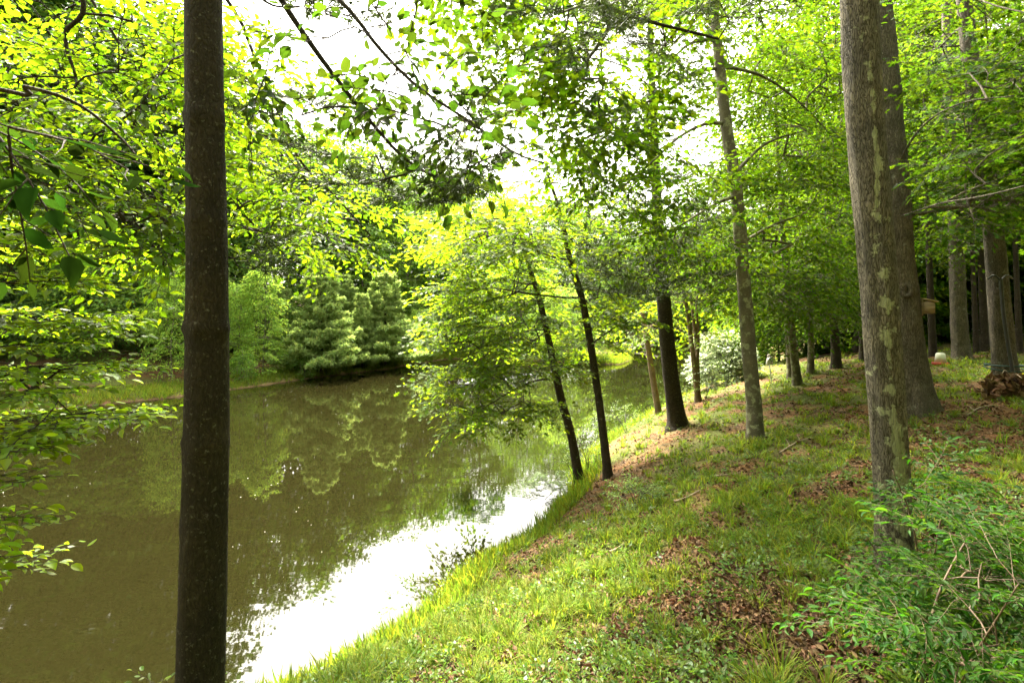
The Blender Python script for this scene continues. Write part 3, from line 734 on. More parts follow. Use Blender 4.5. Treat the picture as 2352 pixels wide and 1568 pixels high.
lc = [[P(1338, 683, Yc), P(1290, 683, Yc - .3), P(1200, 672, Yc - .6), P(1130, 660, Yc - .8)], [P(1312, 597, Yc), P(1270, 590, Yc - .2), P(1190, 560, Yc - .6), P(1110, 540, Yc - .9)],
      [P(1360, 790, Yc), P(1400, 760, Yc), P(1450, 730, Yc)], [P(1300, 560, Yc), P(1370, 500, Yc + .3), P(1440, 450, Yc + .5)]]
tgC = np.vstack([poly_targets(rng, [(960, 540), (1050, 490), (1250, 470), (1300, 560), (1180, 590), (1000, 570)], (Yc - 1.6, Yc + 1), 90),
                 poly_targets(rng, [(1290, 600), (1430, 560), (1450, 720), (1400, 800), (1330, 780)], (Yc - 1, Yc + 1), 32),
                 poly_targets(rng, [(1240, 420), (1420, 400), (1450, 560), (1310, 590), (1260, 500)], (Yc - 1, Yc + 1.2), 26),
                 poly_targets(rng, [(1060, 420), (1200, 400), (1290, 410), (1280, 470), (1090, 480)], (Yc, Yc + 2.5), 22)])
own_tree('oak_tree', 'taller thin oak just right of the leaning one, dark bent trunk at waterside', 'oak tree',
         pathC, Yc, BK['dark'], LM['oak'], tgC, SP_oakf, 'oak', 18, [(l, .02) for l in lc], flat=.3, start=25, r_tip=.004, r_max=.022, pitch=(-.1, .16), roll=.2, bias=.1)

# ------------------------------------------------------------------ pine on the bank
rng = np.random.default_rng(10)
b = hit(1557, 980); Yd = b[1]
tg = np.vstack([poly_targets(rng, [(1390, 600), (1500, 570), (1620, 600), (1600, 680), (1480, 690), (1380, 670)], (Yd - 2, Yd + 1.5), 80),
                poly_targets(rng, [(1400, 470), (1620, 470), (1600, 560), (1420, 560)], (Yd - 1.5, Yd + 1.5), 30),
                poly_targets(rng, [(1420, 150), (1560, 150), (1620, 460), (1380, 460)], (Yd - 1.5, Yd + 1.5), 26),
                poly_targets(rng, [(1420, -250), (1560, -250), (1580, 140), (1400, 140)], (Yd - 1.5, Yd + 1.5), 36)])
own_tree('pine_tree', 'straight brown pine on the bank with dark needle clusters halfway up the trunk', 'pine tree',
         [(1557, 980, 46), (1546, 900, 38), (1536, 820, 36), (1525, 700, 33), (1516, 600, 28), (1506, 400, 22), (1496, 150, 15), (1490, -100, 10), (1488, -260, 3)], Yd,
         BK['pine'], LM['pine'], tg, SP_pinem, 'needle', 19, [], start=28, r_tip=.004, r_max=.03, flare=.35, pitch=(0, .15), sag=-.02)

# ------------------------------------------------------------------ grey-barked tree with mossy patches
rng = np.random.default_rng(20)
b = hit(1735, 1012); Ye = b[1]
le = [[P(1640, 92, Ye), P(1600, 95, Ye - .2), P(1560, 120, Ye - .4), P(1490, 200, Ye - .8)], [P(1644, 158, Ye), P(1600, 165, Ye - .2), P(1540, 205, Ye - .6), P(1450, 255, Ye - 1), P(1340, 320, Ye - 1.4)],
      [P(1662, 283, Ye), P(1620, 285, Ye - .2), P(1560, 315, Ye - .5), P(1500, 370, Ye - .8), P(1430, 430, Ye - 1)], [P(1652, 155, Ye), P(1700, 160, Ye + .2), P(1760, 180, Ye + .5), P(1830, 230, Ye + .8), P(1900, 300, Ye + 1)],
      [P(1690, 450, Ye), P(1640, 470, Ye - .3), P(1560, 520, Ye - .8)], [P(1685, 400, Ye), P(1760, 330, Ye + .5), P(1850, 300, Ye + 1.2)], [P(1700, 560, Ye), P(1770, 520, Ye + .4), P(1850, 490, Ye + .9)]]
tg = np.vstack([poly_targets(rng, [(1340, 250), (1480, 180), (1560, 300), (1480, 420), (1360, 440), (1300, 380)], (Ye - 2, Ye + .5), 60),
                poly_targets(rng, [(1480, -60), (1950, -60), (1950, 130), (1700, 120), (1650, 60), (1560, 110)], (Ye - 1, Ye + 3), 100),
                poly_targets(rng, [(1680, 100), (1950, 100), (1960, 430), (1760, 440), (1690, 300)], (Ye + .3, Ye + 4), 300),
                poly_targets(rng, [(1430, 440), (1560, 380), (1680, 420), (1690, 560), (1500, 560), (1400, 500)], (Ye - 1.5, Ye + 1), 60),
                poly_targets(rng, [(1560, 540), (1700, 520), (1940, 430), (1940, 560), (1800, 660), (1620, 680)], (Ye + .4, Ye + 4), 110),
                poly_targets(rng, [(1500, -500), (1950, -500), (2000, -60), (1450, -60)], (Ye - 2, Ye + 2), 30)])
own_tree('beech_tree', 'grey trunk with pale mossy patches and two arching limbs, standing mid bank', 'beech tree',
         [(1735, 1012, 42), (1732, 930, 37), (1724, 850, 35), (1708, 650, 33), (1692, 450, 30), (1667, 280, 27), (1650, 120, 24), (1640, 0, 20), (1630, -250, 12), (1625, -500, 4)], Ye,
         BK['grey'], LM['grey'], tg, SP_mid, 'beech', 21, [(l, .03) for l in le], flat=.5, start=28, r_tip=.003, r_max=.025, flare=.2, pitch=(-.1, .15), roll=.2)

# ------------------------------------------------------------------ thin trees on the bank
rng = np.random.default_rng(22)
Yf = hit(1513, 950)[1]
tg = poly_targets(rng, [(1400, 770), (1470, 700), (1530, 720), (1545, 780), (1480, 800)], (Yf - 1.2, Yf + 1.2), 26)
own_tree('young_tree', 'thin bare stem with a small tuft of yellow-green leaves, left of bank pine', 'tree',
         [(1513, 950, 15), (1497, 850, 14), (1480, 745, 11), (1470, 690, 7), (1462, 640, 3)], Yf, BK['pale'], LM['oak'], tg, SP_oak, 'oak', 23, [], start=50, r_tip=.004, r_max=.015)
Yg = hit(1604, 922)[1]
tg = np.vstack([poly_targets(rng, [(1520, 640), (1600, 610), (1690, 660), (1680, 730), (1590, 700), (1530, 700)], (Yg - 1.5, Yg + 1.5), 60), poly_targets(rng, [(1560, 740), (1650, 740), (1650, 790), (1580, 790)], (Yg - 1, Yg + 1), 8)])
own_tree('young_tree', 'slim twin-stemmed tree right of bank pine, stems joined at the foot', 'tree',
         [(1604, 922, 14), (1590, 800, 11), (1576, 700, 9), (1562, 640, 5), (1550, 600, 3)], Yg, BK['pale'], LM['oak'], tg, SP_oak, 'oak', 24,
         [([P(1604, 922, Yg), P(1600, 800, Yg + .1), P(1588, 690, Yg + .2), P(1584, 620, Yg + .3)], .06), ([P(1598, 860, Yg), P(1604, 780, Yg + .1), P(1600, 700, Yg + .2), P(1608, 640, Yg + .3)], .05)], start=45, r_tip=.004, r_max=.015)
def slim(px, py, tops, label, seed, leafm, bark, polys, n, templ=SP_mid, shape='beech', name='beech_tree', cat='beech tree'):
    rg = np.random.default_rng(seed); Yh = hit(px, py)[1]
    t = np.vstack([poly_targets(rg, p, (Yh - 2, Yh + 3), int(n * 2.2)) for p in polys])
    return own_tree(name, label, cat, [(px, py, tops[0][2] * 1.15)] + tops, Yh, bark, leafm, t, templ, shape, seed, [], start=30, r_tip=.004, r_max=.03, scale=(.9, 1.5), seg=14)
slim(1832, 884, [(1822, 800, 19), (1810, 680, 17), (1800, 560, 15), (1790, 400, 12), (1780, 200, 6)], 'slender dark tree centred between grey mossy trunk and big oaks', 31, LM['grey'], BK['grey'],
     [[(1680, 340), (1900, 340), (1930, 620), (1700, 640)], [(1740, 620), (1920, 620), (1900, 700), (1760, 720)]], 70)
slim(1815, 870, [(1812, 800, 14), (1805, 700, 12), (1800, 600, 8)], 'short thin stem close behind the slender dark tree', 32, LM['wood_b'], BK['grey'], [[(1720, 640), (1900, 620), (1890, 740), (1730, 740)]], 40)
slim(1862, 858, [(1862, 790, 15), (1858, 700, 13), (1850, 560, 9)], 'thin pale trunk beside the stair railing', 33, LM['wood_b'], BK['grey'], [[(1800, 520), (1960, 520), (1960, 780), (1830, 760)]], 60)
slim(1921, 846, [(1918, 780, 22), (1912, 660, 19), (1903, 500, 15), (1895, 300, 8)], 'dark trunk behind left edge of the big lichened oak', 34, LM['wood_b'], BK['dark'], [[(1850, 300), (1980, 300), (1980, 740), (1860, 740)]], 70)

# ------------------------------------------------------------------ the two big oaks at right
def lich(i, ang, p):
    h = p[:, 2][:, None] * np.ones(ang.shape)
    # pale streak on the side turned to the viewer, slightly right of the middle
    dx = np.cos(ang)
    return h * 0
bI = hit(2057, 1305); Yi = bI[1]
def lich_attr(i, ang, p):
    t, n_, b_ = frames(p)
    dirv = np.cos(ang)[..., None] * n_[:, None] + np.sin(ang)[..., None] * b_[:, None]
    tow = unit(np.array([0, 0, CAM_H]) - p)[:, None]; right = np.cross(np.array([0, 0, 1.0]), tow[:, 0])[:, None] * -1
    x = -(dirv * right).sum(-1); f = (dirv * tow).sum(-1)
    hz = p[:, 2][:, None]
    cx = .28 + .22 * (noise(hz * 2.0, hz * 0, 3) - .5) * 2
    wd = .26 + .26 * (noise(hz * 1.3, hz * 0 + 5, 4) - .5)
    streak = np.exp(-((x - cx) / wd) ** 2) * (f > -.2)
    low = sstep(4.3, 2.6, hz) * .16
    return .20 * streak * (.5 + .9 * noise(hz * 3.0, ang * 0, 8)) + low * .45
pathI = [(2057, 1305, 92), (2052, 1200, 88), (2042, 1000, 90), (2026, 780, 90), (2012, 560, 92), (1992, 350, 92), (1980, 180, 92), (1972, 0, 92), (1962, -300, 88), (1955, -700, 78), (1950, -1300, 60), (1945, -2400, 25)]
rng = np.random.default_rng(26)
tg = np.stack([rng.uniform(1.2, 5.5, 30), rng.uniform(1.5, 6, 30), rng.uniform(8.6, 12.5, 30)], -1)
own_tree('oak_tree', 'large furrowed trunk in right foreground with a pale lichen streak down its right side', 'oak tree',
         pathI, Yi, BK['oak'], LM['maple'], tg, SP_oak, 'oak', 27, [], start=150, seg=72, n=300, flare=.12, attr=lich_attr, rough=.05, r_tip=.005, r_max=.05)
bJ = hit(2098, 950); Yj = bJ[1]
pathJ = [(2096, 950, 108), (2088, 880, 96), (2074, 760, 92), (2058, 600, 90), (2044, 420, 88), (2030, 200, 80), (2012, 0, 74), (1995, -300, 62), (1985, -700, 40), (1980, -1100, 12)]
rng = np.random.default_rng(28)
lj = [[P(2050, 400, Yj), P(2110, 300, Yj - 1), P(2200, 240, Yj - 1.8), P(2330, 220, Yj - 2.2)], [P(2012, 0, Yj), P(2100, -80, Yj - 1), P(2250, 0, Yj - 2), P(2400, 40, Yj - 2.6)],
      [P(2062, 500, Yj), P(2150, 470, Yj - 1.5), P(2260, 450, Yj - 2.5), P(2380, 420, Yj - 3)]]
tg = np.vstack([poly_targets(rng, [(2210, 130), (2400, 60), (2400, 320), (2300, 380), (2220, 360)], (Yj - 2, Yj + 1), 80),
                poly_targets(rng, [(2210, 330), (2400, 300), (2400, 470), (2250, 520), (2210, 470)], (Yj - 2, Yj + .8), 100),
                poly_targets(rng, [(2060, -400), (2500, -400), (2450, 40), (2080, 40)], (Yj - 2, Yj + 2), 45)])
def hole(wood, crown, pts):
    c_ = P(2083, 668, Yj) ; c_ = c_ + unit(np.array([0, 0, CAM_H]) - c_) * [1, 1, 0] * .27
    a_ = np.linspace(0, 6.28, 26); u_ = np.cross(unit(c_ * [1, 1, 0]), [0, 0, 1.0])
    tube(wood, c_ + np.cos(a_)[:, None] * u_ * .05 + np.sin(a_)[:, None] * np.array([0, 0, .08]), .035, 8, cap=False)
own_tree('oak_tree', 'massive grey furrowed trunk with flared foot close behind the lichened oak', 'oak tree',
         pathJ, Yj, BK['oakb'], LM['wood_b'], tg, SP_oakf, 'oak', 29, [(l, .014) for l in lj], extra_wood=hole, start=36, seg=64, n=220, flare=.24, fl_h=.35, rough=.05, r_tip=.0035, r_max=.03, scale=(.7, 1.1), knots=[(1.85, 3.6, .12), (1.3, 3.8, .15)])
# ---- right side forest trees with visible trunks
rng = np.random.default_rng(35)
Yk = hit(2312, 890)[1]
tg = np.vstack([poly_targets(rng, [(2150, 40), (2420, 0), (2420, 500), (2250, 520), (2150, 450)], (Yk - 2, Yk + 2.5), 150), poly_targets(rng, [(2100, -400), (2450, -400), (2450, 20), (2120, 20)], (Yk - 2, Yk + 3), 50)])
own_tree('oak_tree', 'tall right-hand oak wound with green rope above a heap of dead leaves', 'oak tree',
         [(2314, 895, 74), (2306, 820, 62), (2296, 700, 56), (2288, 600, 54), (2268, 420, 46), (2240, 220, 42), (2214, 0, 38), (2190, -300, 28), (2180, -600, 8)], Yk, BK['oakb'], LM['wood_b'], tg, SP_oak, 'oak', 36, [], start=40, seg=36, n=140, flare=.25, r_tip=.004, r_max=.035)
Yl = hit(2207, 826)[1]
tg = poly_targets(rng, [(2080, 0), (2300, 0), (2330, 500), (2250, 560), (2100, 560)], (Yl - 2, Yl + 3), 200)
own_tree('oak_tree', 'thick bare trunk deeper in the wood, between birdhouse and roped oak', 'oak tree',
         [(2210, 832, 50), (2204, 760, 42), (2200, 680, 40), (2197, 570, 38), (2188, 350, 32), (2178, 150, 28), (2170, -100, 16), (2168, -250, 4)], Yl, BK['oakb'], LM['wood_a'], tg, SP_mid, 'beech', 37, [], start=40, seg=28, flare=.3, r_tip=.004, r_max=.035, scale=(1, 1.6))

# ------------------------------------------------------------------ far and deep woods
BW = {}
def put_proto(key, build, bark, leafm, name, cat):
    BW[key] = dict(wc=build, bark=bark, leafm=leafm, name=name, cat=cat, root=None)
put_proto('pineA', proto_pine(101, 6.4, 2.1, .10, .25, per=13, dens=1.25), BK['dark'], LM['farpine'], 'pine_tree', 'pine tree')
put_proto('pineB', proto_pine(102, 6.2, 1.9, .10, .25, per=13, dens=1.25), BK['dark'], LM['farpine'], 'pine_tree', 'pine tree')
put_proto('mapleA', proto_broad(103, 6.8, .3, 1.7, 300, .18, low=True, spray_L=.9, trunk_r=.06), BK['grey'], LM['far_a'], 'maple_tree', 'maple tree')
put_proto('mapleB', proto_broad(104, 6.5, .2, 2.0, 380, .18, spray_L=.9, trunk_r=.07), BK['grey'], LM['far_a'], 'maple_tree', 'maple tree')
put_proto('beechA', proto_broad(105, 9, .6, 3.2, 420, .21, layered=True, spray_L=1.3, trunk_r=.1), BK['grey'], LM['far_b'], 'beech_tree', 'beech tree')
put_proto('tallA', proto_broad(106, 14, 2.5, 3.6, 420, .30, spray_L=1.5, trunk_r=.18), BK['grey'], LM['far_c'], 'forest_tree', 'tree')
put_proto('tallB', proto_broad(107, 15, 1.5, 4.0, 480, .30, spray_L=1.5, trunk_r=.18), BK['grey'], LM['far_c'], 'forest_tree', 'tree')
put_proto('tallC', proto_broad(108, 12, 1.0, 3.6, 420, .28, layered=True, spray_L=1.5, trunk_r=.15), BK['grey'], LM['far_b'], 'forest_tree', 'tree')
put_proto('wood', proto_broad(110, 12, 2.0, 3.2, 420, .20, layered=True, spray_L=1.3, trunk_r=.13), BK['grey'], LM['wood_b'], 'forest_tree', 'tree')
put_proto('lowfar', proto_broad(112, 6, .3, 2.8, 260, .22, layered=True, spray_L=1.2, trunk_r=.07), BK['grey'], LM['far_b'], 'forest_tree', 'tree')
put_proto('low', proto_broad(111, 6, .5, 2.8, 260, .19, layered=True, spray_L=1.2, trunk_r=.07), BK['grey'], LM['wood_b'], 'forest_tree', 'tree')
put_proto('shrub', proto_broad(109, 1.6, .1, 1.0, 110, .13, low=False, spray_L=.5, trunk_r=.02), BK['grey'], LM['far_b'], 'shrub', 'shrub')
def plant_far(key, px, py, label, height=None, width=None, rot=0., group=None, Y=None):
    q = BW[key]
    if Y is None: loc = hit(px, py)
    else:
        X = (px - 1176) / F * Y; loc = np.array([X, Y, gz(X, Y)])
    zz = np.vstack(q['wc'][1].V); H0 = zz[:, 2].max(); W0 = np.percentile(np.hypot(zz[:, 0], zz[:, 1]), 97)
    s = 1.0; sw = 1.0
    if height is not None: s = ((py if Y is None else 720 + (CAM_H - loc[2]) * F / Y) - height) / F * loc[1] / H0
    sw = s if width is None else width / 2 / F * loc[1] / W0
    if q['root'] is None:
        q['root'] = make_tree(q['name'], q['wc'], q['bark'], q['leafm'], loc, label, q['cat'], group, rot, (sw, sw, s))
    else: copy_thing(q['root'], loc, rot, (sw, sw, s), label, group)
GF = 'trees along the far shore'
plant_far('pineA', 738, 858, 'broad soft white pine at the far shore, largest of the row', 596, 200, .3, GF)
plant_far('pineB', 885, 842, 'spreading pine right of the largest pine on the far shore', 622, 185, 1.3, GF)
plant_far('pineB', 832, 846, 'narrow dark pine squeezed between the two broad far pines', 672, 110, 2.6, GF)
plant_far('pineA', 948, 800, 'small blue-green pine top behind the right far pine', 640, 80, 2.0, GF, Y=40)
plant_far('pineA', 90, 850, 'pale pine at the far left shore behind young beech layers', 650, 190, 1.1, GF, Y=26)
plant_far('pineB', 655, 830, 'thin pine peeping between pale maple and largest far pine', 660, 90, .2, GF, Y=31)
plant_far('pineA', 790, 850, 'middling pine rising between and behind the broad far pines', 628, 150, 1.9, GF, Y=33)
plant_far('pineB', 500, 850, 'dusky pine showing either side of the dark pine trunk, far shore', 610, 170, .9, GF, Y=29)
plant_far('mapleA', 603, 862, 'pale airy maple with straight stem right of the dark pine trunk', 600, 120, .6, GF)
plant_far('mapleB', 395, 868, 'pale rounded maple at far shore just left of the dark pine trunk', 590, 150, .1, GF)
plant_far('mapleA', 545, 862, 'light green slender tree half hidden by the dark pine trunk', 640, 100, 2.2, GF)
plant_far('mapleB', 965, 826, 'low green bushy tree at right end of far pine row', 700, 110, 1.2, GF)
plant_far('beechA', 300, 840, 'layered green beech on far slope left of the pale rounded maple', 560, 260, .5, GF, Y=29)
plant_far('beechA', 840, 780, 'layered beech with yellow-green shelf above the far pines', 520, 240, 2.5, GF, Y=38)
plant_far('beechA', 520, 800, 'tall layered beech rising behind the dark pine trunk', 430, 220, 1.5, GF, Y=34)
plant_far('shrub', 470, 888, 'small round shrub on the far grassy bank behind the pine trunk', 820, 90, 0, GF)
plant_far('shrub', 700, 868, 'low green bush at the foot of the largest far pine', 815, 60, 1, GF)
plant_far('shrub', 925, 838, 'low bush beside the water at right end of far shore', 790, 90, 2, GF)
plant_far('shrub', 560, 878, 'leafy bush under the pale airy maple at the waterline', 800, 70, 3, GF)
GP = 'trees beyond the pond'
plant_far('mapleB', 1290, 838, 'pale green tree on the small point behind the leaning oaks', 640, 170, .3, GP)
plant_far('beechA', 1200, 830, 'layered tree on the point seen through the leaning oak leaves', 560, 240, 1.7, GP, Y=41)
plant_far('shrub', 1355, 836, 'grey-green bush at the tip of the small point', 765, 90, 1, GP)
plant_far('beechA', 1460, 800, 'layered green tree at pond head above the fallen white branches', 600, 200, .8, GP, Y=56)
plant_far('mapleB', 1560, 795, 'rounded tree at pond head seen between bank pine and twin stems', 620, 150, 2.8, GP, Y=59)
plant_far('beechA', 1650, 800, 'bright layered tree at pond head left of the white shrub', 560, 220, 2.1, GP, Y=58)
plant_far('mapleA', 1700, 800, 'light green tree rising behind the white flowering shrub', 620, 140, 1.4, GP, Y=42)

def stuff_wood(name, label, cat, items, bark, leafs):
    mb_ = MB(); rg = np.random.default_rng(len(items))
    for (key, x, y, s, lm) in items:
        wc = BW[key]['wc']; M = rz(rg.uniform(0, 6.28)) @ np.diag([s * rg.uniform(.9, 1.15), s * rg.uniform(.9, 1.15), s]); t = (x, y, gz(x, y) - .05)
        mb_.merge(wc[0], M, t, 0); mb_.merge(wc[1], M, t, lm)
    tag(mb_.obj(name, [bark] + leafs), label, cat, None, 'stuff')
rng = np.random.default_rng(41)
items = []
for px, Y, H in [(-520, 24, 19), (-360, 26, 20), (-200, 25, 19), (-60, 27, 20), (80, 29, 20), (200, 31, 20), (330, 32, 19), (430, 34, 17), (-260, 27, 12), (-120, 30, 14), (20, 33, 13), (140, 30, 12), (230, 36, 14), (330, 36, 13), (420, 33, 14), (500, 40, 15), (600, 36, 13), (680, 40, 14), (760, 41, 13), (850, 44, 13), (930, 43, 13),
                 (40, 45, 15), (260, 46, 15), (460, 48, 15), (640, 50, 15), (800, 52, 15), (960, 54, 14), (1040, 50, 12), (1100, 52, 13), (1190, 56, 12), (1270, 60, 12), (1340, 52, 11),
                 (1420, 64, 12), (1500, 66, 13), (1580, 66, 13), (1660, 66, 14), (1740, 64, 14), (1000, 62, 15), (1150, 66, 14), (1300, 70, 14), (1450, 76, 15), (1600, 78, 15), (880, 62, 16), (-200, 42, 15), (-400, 34, 14)]:
    k = ['tallA', 'tallB', 'tallC'][rng.integers(3)]; h0 = {'tallA': 14, 'tallB': 15, 'tallC': 12}[k]
    items.append((k, (px - 1176) / F * Y, Y, H / h0 * rng.uniform(.85, 1.02) * (1.14 if 400 < px < 1400 else 1), 1 + int(rng.integers(3) > 0)))
for px, Y, s_ in [(-420, 20, .8), (-250, 21, .7), (-60, 23, .6), (60, 24, .7), (170, 24.5, .6), (260, 25, .8), (340, 27, .7), (450, 28, .7), (10, 30, 1), (220, 30, 1), (560, 31, .8), (690, 33, .8), (780, 36, .8), (900, 40, .9), (1000, 46, .9), (1080, 44, .8), (1160, 44, .8), (1250, 43, .7)]:
    items.append(('lowfar', (px - 1176) / F * Y, Y, s_, 1 + int(rng.integers(3) > 1)))
for px, Y, s_ in [(1390, 54, 1.0), (1440, 60, 1.2), (1500, 60, 1.1), (1540, 60, 1.2), (1590, 61, 1.3), (1640, 61, 1.2), (1690, 60, 1.2), (1740, 58, 1.2), (1620, 66, 1.7), (1480, 66, 1.7), (1560, 70, 1.8), (1700, 68, 1.8), (1780, 62, 1.6), (1420, 72, 1.8)]:
    items.append(('lowfar', (px - 1176) / F * Y, Y, s_, 1 + int(rng.integers(3) > 0)))
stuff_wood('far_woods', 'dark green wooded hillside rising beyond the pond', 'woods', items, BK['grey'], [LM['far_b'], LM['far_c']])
# deep wood on the right: understory crowns down to the ground
items = []
for q in range(130):
    Y = rng.uniform(14, 46); px = rng.uniform(1640, 2900); X = (px - 1176) / F * Y
    z, d, s = land(X, Y)
    if d[0] < 3.5 or (px < 2060 and Y < 18) or (px > 2130 and Y < 19) or (px > 2290 and px < 2400 and Y < 29): continue
    low = rng.random() < .4
    items.append(('low' if low else 'wood', X, Y, rng.uniform(.75, 1.15) * (1.0 if low else 1.15), 1 + int(rng.integers(3) > 0)))
for px, Y, k_ in [(1735, 21, .55), (1790, 20.5, .6), (1850, 21, .7), (1900, 20, .7), (1950, 21, .75), (2005, 20, .8), (1760, 25, .8), (1880, 25, .9), (1980, 26, .9), (2060, 24, .8)]:
    items.append(('low', (px - 1176) / F * Y, Y, k_, 2))
for q in range(60):      # the wood goes on behind the viewer
    X = rng.uniform(-16, 26); Y = rng.uniform(-24, -3.2) if X < 9 else rng.uniform(-20, 12)
    if X > 9 and Y > .62 * X - 3: continue
    items.append(('wood' if rng.random() < .7 else 'low', X, Y, rng.uniform(.85, 1.3), 1 + int(rng.integers(3) > 0)))
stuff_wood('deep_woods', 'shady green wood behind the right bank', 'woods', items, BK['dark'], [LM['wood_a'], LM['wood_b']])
# single dark trunks inside the right wood
for k_, (px, py, w0, lab) in enumerate([(2143, 818, 18, 'thin dark trunk right behind the wooden birdhouse'), (2243, 812, 14, 'slender black trunk right of the thick bare trunk'), (2262, 806, 20, 'dim trunk in deep shade immediately left of the roped oak'),
                                       (1985, 830, 20, 'shaded trunk almost covered by the lichened oak'), (2342, 812, 16, 'dark slim trunk at the right edge before the pale house')]):
    slim(px, py, [(px - 4, py - 100, w0), (px - 9, py - 220, w0 * .85), (px - 16, py - 420, w0 * .6), (px - 20, py - 600, w0 * .3)], lab, 51 + k_, LM['wood_b'], BK['dark'], [[(px - 110, 120), (px + 100, 120), (px + 90, 520), (px - 90, 560)]], 45)

# ------------------------------------------------------------------ shrubs, ferns, weeds
def bush(name, label, cat, base, H, W, n, leafm, seed, templ, shape, scale=(.7, 1.1), rt=.003, up=.3, stems=5, off=(0, 0)):
    rg = np.random.default_rng(seed); wood = MB(); crown = MB(); sk = []
    for s in range(stems):
        a = rg.uniform(0, 6.28); e = np.array([math.cos(a) * W * .25 + off[0] * .6, math.sin(a) * W * .25 + off[1] * .6, H * rg.uniform(.6, .9)])
        c = curve([(0, 0, -.06), e * [.4, .4, .5], e], 8); sk.append(c); tube(wood, c, np.linspace(rt * 2.2, rt, 8), 5)
    u = unit(rg.normal(0, 1, (n, 3))) * rg.uniform(.5, 1, (n, 1)) ** .5; u[:, 2] = np.abs(u[:, 2]) if up > 0 else u[:, 2]
    tg_ = u * [W / 2, W / 2, H * .85] + [off[0], off[1], H * .1]
    tb, hd = grow(sk, tg_, rg, rt * .5, rt * 1.5, .15, .05)
    for p, q in tb: tube(wood, p, q, 4, cap=False)
    hd = unit(hd + unit(u) * .8 + [0, 0, up])
    place_sprays(wood, crown, templ, tg_, hd, rg, shape, (0, .2), .4, scale)
    root = thing(name, base, label, cat); wood.obj('stem', BK['twig'], root, True); crown.obj('foliage', leafm, root)
    return root
SP_small = [make_spray(rngT, .22, 2, .022, .032, .45, .1, twig=.0018, fine=False) for _ in range(4)]
SP_tiny = [make_spray(rngT, .14, 1, .022, .035, .5, .15, twig=.0014, fine=False) for _ in range(4)]
SP_fern = [make_spray(rngT, .36, 8, .012, .03, .2, .35, ang=72, twig=.002, fine=False) for _ in range(4)]
SP_shrub = [make_spray(rngT, .35, 3, .04, .07, .45, .2, twig=.003, fine=False) for _ in range(4)]
SP_white = [make_spray(rngT, .35, 3, .05, .11, .5, .2, twig=.003, fine=False) for _ in range(4)]
wb = hit(1672, 884)
bush('white_shrub', 'pale whitish-green shrub arching over the water left of the grey mossy trunk', 'shrub', wb, 116 * wb[1] / F, 100 * wb[1] / F, 330, LM['pale'], 61, SP_white, 'beech', (.9, 1.4), .012, off=(-.15, 0))
bush('shrub', 'sunlit leafy shrub between the two leaning oak trunks and the water', 'shrub', hit(1352, 1085), .75, .55, 45, LM['fern'], 62, SP_small, 'beech', (.9, 1.4), off=(-.1, .1))
bush('shrub', 'bright low shrub at the waterline below the bank pine', 'shrub', hit(1440, 995), .6, 1.3, 60, LM['fern'], 63, SP_small, 'beech', (1.0, 1.6), off=(-.1, .2))
bush('shrub', 'round leafy shrub at the foot of the twin-stemmed tree', 'shrub', hit(1620, 918), .8, 1.1, 50, LM['fern'], 64, SP_small, 'beech', (1.1, 1.7))
bush('shrub', 'small grey-green bush on the slope below the taller thin oak', 'shrub', hit(1462, 1168), .34, .55, 60, LM['fern'], 65, SP_small, 'beech', (.7, 1.1))
bush('fern', 'pale feathery fern hanging over the water left of the leaning oaks', 'fern', hit(1285, 1150), .45, .7, 16, LM['fern'], 66, SP_fern, 'far', (.9, 1.3), .003, up=.1, off=(-.2, .05))
bush('weed', 'tall wispy weed with a few red leaves at the near water edge', 'weed', hit(800, 1520), .42, .5, 18, LM['herb'], 67, SP_tiny, 'beech', (.8, 1.2), .0008, up=.7, stems=6)
bush('weed', 'thin green weed standing in front of the white reflection, mid shore', 'weed', hit(960, 1440), .42, .5, 22, LM['herb'], 68, SP_tiny, 'beech', (.8, 1.2), .0008, up=.7, stems=6, off=(-.1, .1))
bush('weed', 'small dark weed leaning over the shore beneath the white reflection edge', 'weed', hit(1060, 1350), .3, .35, 14, LM['herb'], 69, SP_tiny, 'beech', (.8, 1.2), .0008, up=.6)
bush('seedling', 'little leafy seedling in the bottom left corner beside the pine trunk', 'seedling', np.array([-1.93, 2.85, gz(-1.93, 2.85)]), .62, .35, 12, LM['herb'], 70, SP_tiny, 'beech', (.9, 1.3), .0008, up=.6, stems=3)
bush('weed', 'fresh green weed clump on the bank right of the fallen sticks', 'weed', hit(1830, 1140), .35, .6, 26, LM['herb'], 71, SP_tiny, 'beech', (.9, 1.4), .0008, up=.6)
# sapling thicket, lower right
rng = np.random.default_rng(72)
sb = np.array([(2130 - 1176) / F * 1.75, 1.75, 0]); sb[2] = gz(sb[0], sb[1])
def thicket(seed, stems, leafm, label, tgs):
    rg = np.random.default_rng(seed); wood = MB(); crown = MB(); sk = []
    for st, r0 in stems:
        c = curve(st, 20); c[0][2] = gz(c[0][0], c[0][1]) - .05; sk.append(c); tube(wood, c, np.linspace(r0, r0 * .4, 20), 7)
    tb, hd = grow(sk, tgs, rg, .0011, .003, .12, .05, start=4)
    for p, q in tb: tube(wood, p, q, 5, cap=False)
    place_sprays(wood, crown, SP_sap, tgs, hd, rg, 'narrow', (-.02, .2), .3, (.6, 1.05))
    b_ = sk[0][0] + [0, 0, .05]; root = thing('sapling', b_, label, 'sapling')
    for M_, nm, mt in ((wood, 'stem', BK['orange']), (crown, 'foliage', leafm)):
        M_.V = [v - np.asarray(b_, np.float32) for v in M_.V]; M_.obj(nm, mt, root, nm == 'stem')
BK['orange'] = plain('orange_stem', (.075, .045, .02), .7, .3, 40)
